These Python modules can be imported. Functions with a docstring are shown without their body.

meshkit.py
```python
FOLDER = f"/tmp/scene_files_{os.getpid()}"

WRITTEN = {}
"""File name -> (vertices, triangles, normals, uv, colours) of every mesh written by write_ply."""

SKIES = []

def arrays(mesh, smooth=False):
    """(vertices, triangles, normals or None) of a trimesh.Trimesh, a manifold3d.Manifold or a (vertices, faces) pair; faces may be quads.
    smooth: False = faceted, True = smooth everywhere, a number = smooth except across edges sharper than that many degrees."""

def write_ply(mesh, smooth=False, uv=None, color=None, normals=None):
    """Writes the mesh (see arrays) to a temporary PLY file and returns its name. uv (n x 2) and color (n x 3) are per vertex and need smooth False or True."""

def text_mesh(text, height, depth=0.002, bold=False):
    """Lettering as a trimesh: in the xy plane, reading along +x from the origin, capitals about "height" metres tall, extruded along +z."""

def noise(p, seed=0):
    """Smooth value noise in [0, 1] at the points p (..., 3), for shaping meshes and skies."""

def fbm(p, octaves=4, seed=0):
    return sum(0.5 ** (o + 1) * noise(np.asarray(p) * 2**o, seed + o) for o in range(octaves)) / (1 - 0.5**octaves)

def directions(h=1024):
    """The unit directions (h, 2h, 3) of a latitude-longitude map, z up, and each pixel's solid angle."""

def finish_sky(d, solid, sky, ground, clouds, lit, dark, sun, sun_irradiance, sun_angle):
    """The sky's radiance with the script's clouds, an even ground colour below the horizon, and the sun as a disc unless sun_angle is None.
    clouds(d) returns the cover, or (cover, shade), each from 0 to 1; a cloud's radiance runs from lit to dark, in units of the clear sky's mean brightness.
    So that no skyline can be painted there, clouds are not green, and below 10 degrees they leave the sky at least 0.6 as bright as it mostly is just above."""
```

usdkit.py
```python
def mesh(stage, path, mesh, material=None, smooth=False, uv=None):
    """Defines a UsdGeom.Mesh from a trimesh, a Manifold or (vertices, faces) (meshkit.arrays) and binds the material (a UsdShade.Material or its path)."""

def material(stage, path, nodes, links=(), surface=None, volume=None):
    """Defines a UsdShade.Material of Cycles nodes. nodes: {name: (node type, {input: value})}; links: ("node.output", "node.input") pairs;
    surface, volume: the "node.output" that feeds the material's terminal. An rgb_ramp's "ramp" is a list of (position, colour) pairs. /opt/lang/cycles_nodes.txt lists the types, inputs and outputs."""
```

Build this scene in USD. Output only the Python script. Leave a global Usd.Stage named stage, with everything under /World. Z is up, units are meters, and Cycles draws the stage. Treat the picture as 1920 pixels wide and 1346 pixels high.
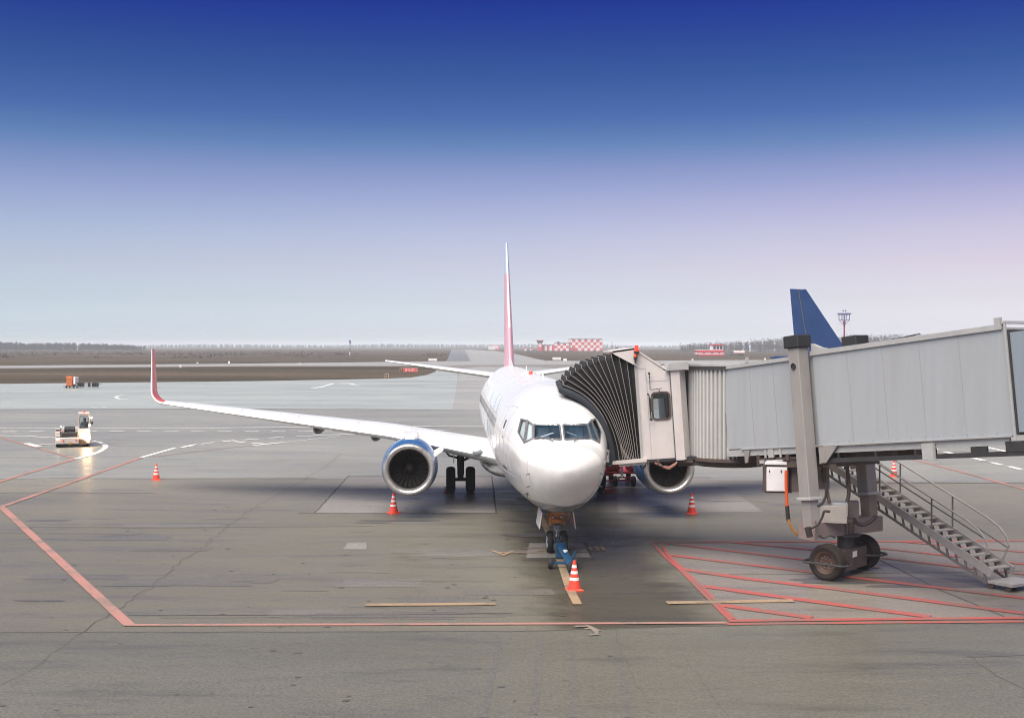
import math, random
import numpy as np, trimesh, shapely, usdkit, meshkit
from shapely.geometry import Polygon, LineString, box as sbox
from shapely.ops import unary_union
from scipy.interpolate import PchipInterpolator
from pxr import Usd, UsdGeom, UsdLux, UsdShade, Gf, Sdf

# ------------------------------------------------------------------ camera, sky, sun, exposure
F, CX, HY, H = 2260.0, 960.0, 648.0, 6.43          # focal length and principal point in photo pixels, eye height in metres
SUN_DIR = np.array([-0.26, -0.40, 0.88]); SUN_DIR /= np.linalg.norm(SUN_DIR)
SUN_I, SUN_ANGLE, SKY_S, EXPOSURE = 0.33, 70.0, 0.10, 2.30
stage = Usd.Stage.CreateInMemory()
UsdGeom.SetStageUpAxis(stage, 'Z'); UsdGeom.Xform.Define(stage, '/World')
cam = UsdGeom.Camera.Define(stage, '/World/camera')
cam.CreateHorizontalApertureAttr(36.0); cam.CreateVerticalApertureAttr(36.0 * 1346 / 1920)
cam.CreateFocalLengthAttr(F * 36 / 1920); cam.CreateVerticalApertureOffsetAttr(-(673 - HY) * 36 / 1920)
cam.AddTranslateOp().Set((0, 0, H)); cam.AddRotateXOp().Set(90)
cam.CreateClippingRangeAttr(Gf.Vec2f(0.1, 60000)); cam.CreateExposureAttr(EXPOSURE)

def ramp_sky():
    # tint of the physical sky by the sine of the elevation: pale at the horizon, deep blue higher, then a neutral fill added overhead, out of view
    return [(0.0, (0.3315, 0.36, 0.4788)), (0.0053, (0.3315, 0.36, 0.4788)), (0.0146, (0.2971, 0.3208, 0.4492)), (0.0389, (0.2539, 0.2514, 0.3276)), (0.0653, (0.2564, 0.2193, 0.2702)), (0.0916, (0.2441, 0.2039, 0.2508)), (0.1178, (0.211, 0.1753, 0.2322)), (0.1436, (0.1532, 0.1412, 0.206)), (0.165, (0.0837, 0.1102, 0.1748)), (0.1861, (0.0494, 0.0772, 0.1586)), (0.2152, (0.0295, 0.0574, 0.1372)), (0.2437, (0.0189, 0.0405, 0.1301)), (0.2756, (0.0076, 0.0227, 0.1315)), (0.34, (0.0076, 0.0227, 0.1315)), (0.6, (0.4, 0.245, 0.145)), (1.0, (0.58, 0.34, 0.185))]
sky_mat = usdkit.material(stage, '/World/Looks/sky', {
    's': ('sky_texture', {'sky_type': 'single_scattering', 'sun_disc': False, 'sun_elevation': math.asin(SUN_DIR[2]), 'sun_rotation': math.atan2(SUN_DIR[0], SUN_DIR[1])}),
    'tc': ('texture_coordinate', {}), 'sp': ('separate_xyz', {}),
    'mr': ('map_range', {'from_min': 0.0, 'from_max': 1.0, 'to_min': 0.0, 'to_max': 1.0, 'clamp': True}),
    'rp': ('rgb_ramp', {'ramp': ramp_sky()}),
    'ml': ('vector_math', {'math_type': 'multiply'}),
    'mx': ('map_range', {'from_min': -0.40, 'from_max': 0.45, 'to_min': 0.0, 'to_max': 1.0, 'clamp': True}),
    'rx': ('rgb_ramp', {'ramp': [(0, (.88, .985, 1.0)), (.47, (1, 1, 1)), (1, (1.19, 1.0, .97))]}), 'rk': ('rgb_ramp', {'ramp': [(0, (.7, .7, .7)), (.105, (1, 1, 1)), (.225, (0, 0, 0))]}), 'mk': ('mix', {'color1': (1, 1, 1)}),
    'm2': ('vector_math', {'math_type': 'multiply'}),
    'b': ('background_shader', {'strength': SKY_S})},
    [('tc.generated', 'sp.vector'), ('sp.z', 'mr.value'), ('mr.result', 'rp.fac'), ('s.color', 'ml.vector1'), ('rp.color', 'ml.vector2'),
     ('sp.x', 'mx.value'), ('mx.result', 'rx.fac'), ('ml.vector', 'm2.vector1'), ('mr.result', 'rk.fac'), ('rk.color', 'mk.fac'), ('rx.color', 'mk.color2'), ('mk.color', 'm2.vector2'), ('m2.vector', 'b.color')], surface='b.background')
dome = UsdLux.DomeLight.Define(stage, '/World/sky'); dome.GetPrim().SetCustomDataByKey('kind', 'structure')
UsdShade.MaterialBindingAPI.Apply(dome.GetPrim()).Bind(sky_mat)
sun = UsdLux.DistantLight.Define(stage, '/World/sun')
sun.CreateIntensityAttr(SUN_I); sun.CreateAngleAttr(SUN_ANGLE); sun.CreateNormalizeAttr(True); sun.CreateColorAttr(Gf.Vec3f(.985, .98, .955))
sun.AddTransformOp().Set(Gf.Matrix4d().SetRotate(Gf.Rotation(Gf.Vec3d(0, 0, -1), Gf.Vec3d(*map(float, -SUN_DIR)))))

# ------------------------------------------------------------------ helpers
rng = np.random.default_rng(7); random.seed(7)
used = {}
def path_of(name, parent=None):
    root = '/World' if parent is None else str(parent.GetPath())
    k = (root, name); n = used.get(k, 0); used[k] = n + 1
    return f'{root}/{name}' + (f'_{n:03d}' if n else '')
def tag(p, label=None, cat=None, group=None, kind=None):
    p = p.GetPrim() if hasattr(p, 'GetPrim') else p
    for k, v in (('label', label), ('category', cat), ('group', group), ('kind', kind)):
        if v: p.SetCustomDataByKey(k, v)
    return p
def obj(name, mesh, mat, parent=None, smooth=35, **t):
    p = usdkit.mesh(stage, path_of(name, parent), mesh, mat, smooth=smooth).GetPrim()
    return tag(p, **t)
def thing(name, label, cat, loc=(0, 0, 0), rz=0.0, group=None):
    x = UsdGeom.Xform.Define(stage, path_of(name))
    x.AddTranslateOp().Set(tuple(map(float, loc))); x.AddRotateZOp().Set(float(rz))
    return tag(x.GetPrim(), label, cat, group)
def copy_of(root, loc, rz, label, group=None, scale=None):
    was = root.GetCustomData()
    x = UsdGeom.Xform.Define(stage, path_of(root.GetName()))
    x.GetPrim().GetReferences().AddInternalReference(root.GetPath())
    x.GetPrim().SetInstanceable(True)
    x.GetPrim().GetAttribute('xformOp:translate').Set(Gf.Vec3d(*map(float, loc))); x.GetPrim().GetAttribute('xformOp:rotateZ').Set(float(rz))
    return tag(x.GetPrim(), label, was['category'], group or was.get('group'))
def G(px, py, z=0.0):
    """The point at height z that the photograph shows at this pixel."""
    d = (H - z) * F / (py - HY); return np.array([(px - CX) * d / F, d, z])
def W(px, py, d):
    return np.array([(px - CX) * d / F, d, H - (py - HY) * d / F])
def cat(*ms):
    ms = [m for a in ms for m in (a if isinstance(a, (list, tuple)) else [a])]
    return trimesh.util.concatenate(ms) if len(ms) > 1 else ms[0]
def bx(c, s, rz=0.0, bevel=0.0):
    c = np.asarray(c, float); s = np.asarray(s, float)
    if bevel:
        h = s / 2; b = bevel; pts = [[sx * (h[0] - (b if k != 0 else 0)), sy * (h[1] - (b if k != 1 else 0)), sz * (h[2] - (b if k != 2 else 0))]
                                     for sx in (-1, 1) for sy in (-1, 1) for sz in (-1, 1) for k in range(3)]
        m = trimesh.convex.convex_hull(np.array(pts))
    else:
        m = trimesh.creation.box(s)
    if rz: m.apply_transform(trimesh.transformations.rotation_matrix(math.radians(rz), [0, 0, 1]))
    m.apply_translation(c); return m
def b2(lo, hi, bevel=0.0):
    lo = np.asarray(lo, float); hi = np.asarray(hi, float); return bx((lo + hi) / 2, hi - lo, bevel=bevel)
def tube(pts, r, sides=8, closed=False, caps=True):
    p = np.asarray(pts, float); n = len(p)
    r = np.broadcast_to(np.asarray(r, float), (n,))
    if closed: t = np.roll(p, -1, 0) - np.roll(p, 1, 0)
    else:
        t = np.empty_like(p); t[1:-1] = p[2:] - p[:-2]; t[0] = p[1] - p[0]; t[-1] = p[-1] - p[-2]
    t /= np.linalg.norm(t, axis=1, keepdims=True) + 1e-12
    a = np.cross(t[0], [0, 0, 1.0] if abs(t[0][2]) < .9 else [1.0, 0, 0]); A = []
    for i in range(n):
        a = a - t[i] * (a @ t[i]); a /= np.linalg.norm(a) + 1e-12; A.append(a.copy())
    A = np.array(A); B = np.cross(t, A); an = np.arange(sides) * 2 * np.pi / sides
    v = p[:, None] + r[:, None, None] * (np.cos(an)[None, :, None] * A[:, None] + np.sin(an)[None, :, None] * B[:, None])
    v = v.reshape(-1, 3); f = []
    for i in range(n if closed else n - 1):
        j = (i + 1) % n
        for k in range(sides):
            l = (k + 1) % sides
            f += [[i * sides + k, i * sides + l, j * sides + l], [i * sides + k, j * sides + l, j * sides + k]]
    if caps and not closed:
        for k in range(1, sides - 1):
            f += [[0, k + 1, k], [(n - 1) * sides, (n - 1) * sides + k, (n - 1) * sides + k + 1]]
    return trimesh.Trimesh(v, np.array(f), process=False)
def bar(a, b, w, h, up=(0, 0, 1)):
    """A square bar from a to b, w wide sideways and h high."""
    a = np.asarray(a, float); b = np.asarray(b, float); t = b - a; L = np.linalg.norm(t); t /= L
    s = np.cross(t, up); s /= np.linalg.norm(s); u = np.cross(s, t)
    m = trimesh.creation.box([L, w, h]); T = np.eye(4); T[:3, 0], T[:3, 1], T[:3, 2], T[:3, 3] = t, s, u, (a + b) / 2
    m.apply_transform(T); m.fix_normals(); return m
def lathe(prof, axis='z', n=32, center=(0, 0, 0), ang=None):
    """prof: (radius, height) pairs turned about the axis."""
    pr = np.asarray(prof, float); an = np.linspace(0, 2 * np.pi, n, endpoint=False)
    c, s = np.cos(an), np.sin(an); R, Z = pr[:, 0:1], pr[:, 1:2]
    x, y, z = R * c, R * s, Z + 0 * c
    v = {'z': np.stack([x, y, z], -1), 'y': np.stack([x, z, y], -1), 'x': np.stack([z, x, y], -1)}[axis].reshape(-1, 3)
    f = []
    for i in range(len(pr) - 1):
        for k in range(n):
            l = (k + 1) % n; f += [[i * n + k, i * n + l, (i + 1) * n + l], [i * n + k, (i + 1) * n + l, (i + 1) * n + k]]
    f = np.array(f)
    if axis == 'y': f = f[:, ::-1]
    m = trimesh.Trimesh(v + np.asarray(center, float), f, process=False); return m
def prism(poly, z0, z1, plane='xy'):
    """A shapely polygon (or points) extruded between two coordinates of the third axis. plane: the axes the polygon lies in."""
    poly = poly if hasattr(poly, 'exterior') else Polygon(poly)
    poly = shapely.geometry.polygon.orient(poly.buffer(0) if not poly.is_valid else poly)
    m = trimesh.creation.extrude_polygon(poly, z1 - z0, engine='earcut'); m.apply_translation([0, 0, z0])
    if plane == 'xz': m.vertices = np.asarray(m.vertices)[:, [0, 2, 1]]; m.invert()
    if plane == 'yz': m.vertices = np.asarray(m.vertices)[:, [2, 0, 1]]
    return m
def flat(poly, z):
    polys = list(poly.geoms) if hasattr(poly, 'geoms') else [poly]; V, Fc, n = [], [], 0
    for g in polys:
        if g.is_empty or g.area < 1e-6: continue
        v, f = trimesh.creation.triangulate_polygon(shapely.geometry.polygon.orient(g), engine='earcut')
        f = np.asarray(f); e = np.asarray(v)
        cr = np.cross(e[f[:, 1]] - e[f[:, 0]], e[f[:, 2]] - e[f[:, 0]]); f[cr < 0] = f[cr < 0][:, ::-1]
        V.append(np.c_[e, np.full(len(e), z)]); Fc.append(f + n); n += len(e)
    return trimesh.Trimesh(np.vstack(V), np.vstack(Fc), process=False)
def grid_mesh(P, wrap=False, mask=None):
    """P (n, m, 3) as quads; wrap closes the second direction."""
    P = np.asarray(P, float); n, m = P.shape[:2]; i, j = np.meshgrid(np.arange(n - 1), np.arange(m if wrap else m - 1), indexing='ij')
    if mask is not None: i, j = i[mask], j[mask]
    i, j = i.ravel(), j.ravel(); k = (j + 1) % m
    a, b, c, d = i * m + j, i * m + k, (i + 1) * m + k, (i + 1) * m + j
    return trimesh.Trimesh(P.reshape(-1, 3), np.vstack([np.c_[a, b, c], np.c_[a, c, d]]), process=False)
def ring(poly_out, poly_in): return Polygon(poly_out.exterior.coords, [poly_in.exterior.coords])
def rrect(x0, y0, x1, y1, r): return sbox(x0 + r, y0 + r, x1 - r, y1 - r).buffer(r, quad_segs=4)
def place(m, loc=(0, 0, 0), rz=0.0):
    m = m.copy(); m.apply_transform(trimesh.transformations.rotation_matrix(math.radians(rz), [0, 0, 1])); m.apply_translation(loc); return m
def ball(c, r, s=2, sc=(1, 1, 1)):
    m = trimesh.creation.icosphere(s, 1.0); m.vertices = np.asarray(m.vertices) * np.asarray(sc) * r + np.asarray(c); return m

# ------------------------------------------------------------------ materials
MATS = {}
def mat(name, color, rough=.5, metal=0.0, spec=.5, coat=0.0, vary=0.0, scale=3.0, bump=0.0, bscale=40.0, stretch=(1, 1, 1), dirt=None, emit=0.0, ecol=None, transl=0.0):
    """Principled paint with grain (vary, at scale), fine relief and, with dirt, blotches of a second colour."""
    nodes = {'g': ('geometry', {}), 'mp': ('mapping', {'scale': stretch}), 'p': ('principled_bsdf', {'base_color': color, 'roughness': rough, 'metallic': metal, 'specular_ior_level': spec, 'coat_weight': coat, 'coat_roughness': .08})}
    links = [('g.position', 'mp.vector')]
    if vary:
        c = np.array(color)
        nodes['n'] = ('noise_texture', {'scale': scale, 'detail': 5, 'roughness': .62})
        nodes['r'] = ('rgb_ramp', {'ramp': [(.25, tuple(c * (1 - vary))), (.75, tuple(np.minimum(c * (1 + vary), .95)))]})
        links += [('mp.vector', 'n.vector'), ('n.fac', 'r.fac')]
        last = 'r.color'
        if dirt is not None:
            nodes['n2'] = ('noise_texture', {'scale': scale * .37, 'detail': 6, 'roughness': .7})
            nodes['r2'] = ('rgb_ramp', {'ramp': [(.48, (0, 0, 0)), (.72, (.75, .75, .75))]})
            nodes['mx'] = ('mix', {'color2': dirt})
            links += [('mp.vector', 'n2.vector'), ('n2.fac', 'r2.fac'), ('r2.color', 'mx.fac'), (last, 'mx.color1')]; last = 'mx.color'
        links.append((last, 'p.base_color'))
        nodes['rr'] = ('map_range', {'from_min': .25, 'from_max': .75, 'to_min': max(rough - .08, .02), 'to_max': min(rough + .1, 1), 'clamp': True})
        links += [('n.fac', 'rr.value'), ('rr.result', 'p.roughness')]
    if bump:
        nodes['bn'] = ('noise_texture', {'scale': bscale, 'detail': 3}); nodes['bp'] = ('bump', {'strength': bump, 'distance': .02})
        links += [('mp.vector', 'bn.vector'), ('bn.fac', 'bp.height'), ('bp.normal', 'p.normal')]
    if emit:
        nodes['p'][1].update({'emission_color': ecol or color, 'emission_strength': emit})
    surface = 'p.BSDF'
    if transl:
        nodes['tl'] = ('translucent_bsdf', {'color': color}); nodes['mc'] = ('mix_closure', {'fac': transl})
        links += [('p.BSDF', 'mc.closure1'), ('tl.BSDF', 'mc.closure2')]; surface = 'mc.closure'
    MATS[name] = usdkit.material(stage, f'/World/Looks/{name}', nodes, links, surface=surface)
    return MATS[name]
def glass(name, tint=(.86, .92, .94), clear=.75):
    return usdkit.material(stage, f'/World/Looks/{name}', {'f': ('fresnel', {'IOR': 1.55}), 't': ('transparent_bsdf', {'color': tint}), 'gl': ('glossy_bsdf', {'color': (1, 1, 1), 'roughness': .02}), 'm': ('mix_closure', {})},
                           [('f.fac', 'm.fac'), ('t.BSDF', 'm.closure1'), ('gl.BSDF', 'm.closure2')], surface='m.closure')
def asphalt(name, c, streak, rough=.55, stains=.5, lane=False):
    """Worn paving: broad tone drift, long streaks of wear, dark spots and fine grit."""
    c = np.array(c)
    nodes = {'g': ('geometry', {}), 'm1': ('mapping', {'scale': (.035, .09, 1)}), 'm2': ('mapping', {'scale': (.18, 1.1, 1), 'rotation': (0, 0, math.radians(streak))}), 'm3': ('mapping', {'scale': (.55, .8, 1)}),
             'n1': ('noise_texture', {'scale': 1.0, 'detail': 6, 'roughness': .6, 'distortion': .4}), 'n2': ('noise_texture', {'scale': 1.0, 'detail': 7, 'roughness': .65}),
             'n3': ('noise_texture', {'scale': 1.0, 'detail': 8, 'roughness': .72}), 'n4': ('noise_texture', {'scale': 16.0, 'detail': 6, 'roughness': .85}),
             'r1': ('rgb_ramp', {'ramp': [(.28, tuple(c * (.80, .79, .79))), (.5, tuple(c)), (.74, tuple(c * (1.20, 1.19, 1.16)))]}),
             'r2': ('rgb_ramp', {'ramp': [(.28, (.70, .70, .69)), (.46, (1, 1, 1)), (.62, (1.02, 1.02, 1.02)), (.80, (1.18, 1.17, 1.15))]}),
             'r3': ('rgb_ramp', {'ramp': [(.25, (1 - stains * .6,) * 3), (.42, (1, 1, 1)), (1, (1, 1, 1))]}),
             'r4': ('rgb_ramp', {'ramp': [(.34, (.55, .55, .55)), (.66, (1.5, 1.5, 1.5))]}),
             'a': ('vector_math', {'math_type': 'multiply'}), 'b': ('vector_math', {'math_type': 'multiply'}), 'd': ('vector_math', {'math_type': 'multiply'}),
             'rr': ('map_range', {'from_min': .3, 'from_max': .7, 'to_min': rough - .24, 'to_max': rough - .04, 'clamp': True}),
             'bp': ('bump', {'strength': .18, 'distance': .010}), 'p': ('principled_bsdf', {'specular_ior_level': .32})}
    links = [('g.position', 'm1.vector'), ('g.position', 'm2.vector'), ('g.position', 'm3.vector'), ('m1.vector', 'n1.vector'), ('m2.vector', 'n2.vector'), ('m3.vector', 'n3.vector'), ('g.position', 'n4.vector'),
             ('n1.fac', 'r1.fac'), ('n2.fac', 'r2.fac'), ('n3.fac', 'r3.fac'), ('n4.fac', 'r4.fac'), ('r1.color', 'a.vector1'), ('r2.color', 'a.vector2'), ('a.vector', 'b.vector1'), ('r3.color', 'b.vector2'),
             ('b.vector', 'd.vector1'), ('r4.color', 'd.vector2'), ('d.vector', 'p.base_color'), ('n2.fac', 'rr.value'), ('rr.result', 'p.roughness'), ('n4.fac', 'bp.height'), ('bp.normal', 'p.normal')]
    if lane:                                             # rubber and oil darken the strip that the nose wheels use
        nodes.update({'sx': ('separate_xyz', {}), 'l1': ('math', {'math_type': 'multiply_add', 'value2': .05, 'value3': -4.2}), 'l2': ('math', {'math_type': 'add'}), 'l3': ('math', {'math_type': 'absolute'}),
                      'l4': ('math', {'math_type': 'multiply_add', 'value2': 3.0, 'value3': -1.5}), 'l5': ('math', {'math_type': 'add'}), 'lx': ('map_range', {'range_type': 'smoothstep', 'from_min': 1.1, 'from_max': 2.7, 'to_min': 1.0, 'to_max': 0.0, 'clamp': True}),
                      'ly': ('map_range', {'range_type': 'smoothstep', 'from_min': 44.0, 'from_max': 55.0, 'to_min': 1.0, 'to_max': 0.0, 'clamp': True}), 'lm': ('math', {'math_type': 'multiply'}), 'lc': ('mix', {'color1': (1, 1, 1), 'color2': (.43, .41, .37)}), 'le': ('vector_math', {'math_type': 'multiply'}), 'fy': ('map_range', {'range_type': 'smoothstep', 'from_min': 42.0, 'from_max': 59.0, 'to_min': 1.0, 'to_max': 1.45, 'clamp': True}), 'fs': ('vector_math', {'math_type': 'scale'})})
        links.remove(('d.vector', 'p.base_color'))
        links += [('g.position', 'sx.vector'), ('sx.y', 'l1.value1'), ('sx.x', 'l2.value1'), ('l1.value', 'l2.value2'), ('l2.value', 'l3.value1'), ('n3.fac', 'l4.value1'), ('l3.value', 'l5.value1'), ('l4.value', 'l5.value2'), ('l5.value', 'lx.value'), ('sx.y', 'ly.value'),
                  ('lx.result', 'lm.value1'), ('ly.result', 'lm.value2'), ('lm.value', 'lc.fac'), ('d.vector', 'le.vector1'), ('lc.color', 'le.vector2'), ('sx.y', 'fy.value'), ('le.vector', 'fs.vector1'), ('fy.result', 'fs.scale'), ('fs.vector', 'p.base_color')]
    MATS[name] = usdkit.material(stage, f'/World/Looks/{name}', nodes, links, surface='p.BSDF'); return MATS[name]
def grass_mat(name, a, b, c):
    nodes = {'g': ('geometry', {}), 'm1': ('mapping', {'scale': (.006, .025, 1)}), 'm2': ('mapping', {'scale': (.25, .5, 1)}),
             'n1': ('noise_texture', {'scale': 1.0, 'detail': 6, 'roughness': .65}), 'n2': ('noise_texture', {'scale': 1.0, 'detail': 7, 'roughness': .75}),
             'r1': ('rgb_ramp', {'ramp': [(.3, a), (.5, b), (.7, c)]}), 'r2': ('rgb_ramp', {'ramp': [(.25, (.6, .6, .6)), (.75, (1.35, 1.35, 1.35))]}),
             'x': ('vector_math', {'math_type': 'multiply'}), 'p': ('principled_bsdf', {'roughness': .95, 'specular_ior_level': .1})}
    MATS[name] = usdkit.material(stage, f'/World/Looks/{name}', nodes, [('g.position', 'm1.vector'), ('g.position', 'm2.vector'), ('m1.vector', 'n1.vector'), ('m2.vector', 'n2.vector'), ('n1.fac', 'r1.fac'), ('n2.fac', 'r2.fac'),
                 ('r1.color', 'x.vector1'), ('r2.color', 'x.vector2'), ('x.vector', 'p.base_color')], surface='p.BSDF'); return MATS[name]

WHITE = mat('white_paint', (.74, .74, .72), .28, coat=.5, vary=.035, scale=1.3)
def hull_mat():
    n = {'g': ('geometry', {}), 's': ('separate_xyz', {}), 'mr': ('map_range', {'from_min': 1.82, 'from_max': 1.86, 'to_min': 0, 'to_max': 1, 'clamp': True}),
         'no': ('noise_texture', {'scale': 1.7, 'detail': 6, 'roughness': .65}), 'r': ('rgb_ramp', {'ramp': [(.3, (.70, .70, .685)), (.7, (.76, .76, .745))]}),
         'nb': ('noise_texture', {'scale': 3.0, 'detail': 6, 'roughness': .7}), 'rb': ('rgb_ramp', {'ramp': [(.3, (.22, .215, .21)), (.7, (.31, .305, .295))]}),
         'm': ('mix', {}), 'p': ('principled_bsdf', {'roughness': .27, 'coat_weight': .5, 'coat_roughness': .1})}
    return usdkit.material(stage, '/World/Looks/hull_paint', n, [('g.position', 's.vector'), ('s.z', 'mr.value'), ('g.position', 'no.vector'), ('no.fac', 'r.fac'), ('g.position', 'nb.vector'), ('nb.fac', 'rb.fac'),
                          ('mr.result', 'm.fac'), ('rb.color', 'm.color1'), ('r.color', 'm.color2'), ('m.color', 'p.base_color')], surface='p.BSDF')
HULL = hull_mat()
SEAM = mat('panel_seam', (.42, .43, .44), .5)
DARKSEAM = mat('dark_seam', (.10, .10, .11), .5)
BLUE = mat('blue_gloss', (.026, .100, .25), .34, coat=.35, vary=.08, scale=1.5)
NAVY = mat('navy_tail', (.002, .030, .115), .38, coat=.25, vary=.10, scale=.8)
RED = mat('winglet_red', (.60, .115, .10), .35, vary=.08, scale=2)
FINRED = mat('fin_rose', (.56, .33, .39), .4, vary=.05, scale=1)
FINBLUE = mat('fin_pale_blue', (.40, .52, .66), .4)
SILVER = mat('polished_lip', (.50, .485, .47), .30, metal=.75, vary=.05, scale=4)
DUCT = mat('duct_dark', (.045, .042, .042), .5, vary=.2, scale=6)
FANBLADE = mat('fan_blade_metal', (.10, .085, .078), .42, metal=.6)
STEEL = mat('gear_steel', (.20, .20, .205), .4, metal=.5, vary=.15, scale=9)
DARKSTEEL = mat('dark_steel', (.045, .044, .045), .5, metal=.3, vary=.2, scale=7)
RUSTRIM = mat('rusty_rim', (.085, .048, .034), .6, vary=.3, scale=8)
OLDTYRE = mat('old_tyre', (.019, .013, .010), .85, vary=.25, scale=7)
RUBBER = mat('rubber', (.016, .016, .017), .75, vary=.2, scale=9)
PRIMER = mat('orange_primer', (.48, .17, .035), .5, vary=.25, scale=12, dirt=(.10, .035, .01))
GREYHUB = mat('pale_hub', (.66, .66, .65), .4)
UNDERSHADE = mat('underside_shade_grey', (.075, .08, .088), .4, vary=.08)  # grey paint darkened to carry the shade under wing and tailplane
UNDER = mat('fairing_grey', (.13, .14, .145), .45, vary=.1)
GLASS = glass('window_glass')
DARKBLUE = mat('cockpit_dark', (.36, .50, .62), .7, vary=.3, scale=5)
PAPER = mat('paper', (.72, .77, .76), .8)
SHADE = mat('window_shade', (.55, .57, .57), .7)
CABINWIN = mat('cabin_glass', (.22, .24, .26), .2)
PALELETTER = mat('pale_lettering', (.60, .655, .685), .35)
LAMPGLASS = mat('lamp_glass', (.32, .35, .37), .12, metal=.4)
GALV = mat('bridge_panel', (.345, .37, .385), .42, metal=.12, vary=.045, scale=3.5, stretch=(1.6, 1.6, .10), bump=.12, bscale=9, dirt=(.325, .33, .325))
GALV2 = mat('bridge_panel_blue', (.24, .285, .32), .4, metal=.15, vary=.06, scale=2.5, stretch=(1, 1, .12))
FLANGE = mat('bridge_flange', (.37, .375, .365), .45, metal=.1, vary=.1, scale=4)
CREAM = mat('cab_cream', (.57, .535, .505), .42, vary=.05, scale=2.2, stretch=(1, 1, .4), dirt=(.46, .41, .385))
COLUMN = mat('column_grey', (.26, .248, .232), .45, vary=.1, scale=3, stretch=(1, 1, .25), dirt=(.19, .165, .15))
CURTAIN = mat('curtain_slat', (.52, .525, .50), .38, metal=.3, vary=.03, scale=2)
BELLOWS = mat('bellows_fabric', (.013, .0125, .013), .82, vary=.25, scale=5)
CUSHION = mat('cushion_fabric', (.020, .026, .034), .7, vary=.2, scale=8)
RIBMAT = mat('bellows_rib', (.30, .28, .255), .5)
BLACKCAP = mat('black_cap', (.020, .021, .022), .55, vary=.1)
BROWN = mat('brown_steel', (.085, .062, .052), .55, vary=.3, scale=6, dirt=(.05, .03, .022))
TAN = mat('tan_box', (.20, .165, .135), .5, vary=.12, scale=5)
PINKBOX = mat('pink_box', (.20, .16, .152), .5, vary=.1, scale=5)
BOXGREY = mat('box_grey', (.29, .27, .245), .45, vary=.1, scale=5)
PANELWHITE = mat('panel_white', (.70, .69, .68), .45, vary=.04)
HOSE = mat('orange_hose', (.62, .085, .015), .45)
CABLE = mat('black_cable', (.025, .02, .02), .6)
COPPER = mat('rusty_cable', (.30, .13, .10), .6)
STAIR = mat('stair_steel', (.42, .395, .365), .45, metal=.25, vary=.12, scale=6)
STAIRDARK = mat('stair_dark', (.17, .15, .14), .55, vary=.2, scale=6)
CONE = mat('cone_red', (.75, .065, .035), .45, vary=.06, scale=9)
CONEW = mat('cone_white', (.72, .71, .68), .5, vary=.04, scale=9)
TOWBLUE = mat('tow_bar_blue', (.012, .070, .15), .38, vary=.1, scale=8)
REDEQ = mat('equipment_red', (.36, .03, .035), .5, vary=.15, scale=8)
REDLENS = mat('red_lens', (.65, .03, .02), .25, emit=.25, ecol=(1, .06, .03))
AMBER = mat('amber_lens', (.75, .12, .03), .3)
TUGWHITE = mat('tug_white', (.50, .455, .42), .45, vary=.06, scale=4)
TUGBLACK = mat('tug_black', (.03, .026, .026), .6, vary=.2, scale=8)
HEADLIGHT = mat('lit_lamp', (1, .9, .7), .3, emit=3.0, ecol=(1, .80, .55))
HEADBRIGHT = mat('lit_lamp_bright', (1, .9, .7), .3, emit=18.0, ecol=(1, .62, .28))
PLATE = mat('yellow_plate', (.55, .30, .05), .5)
JACKET = mat('dark_jacket', (.07, .075, .08), .85)
SKIN = mat('skin', (.42, .25, .18), .6)
HAIR = mat('hair', (.03, .025, .02), .7)
ORANGE = mat('cart_orange', (.46, .12, .03), .5, vary=.08)
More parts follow.
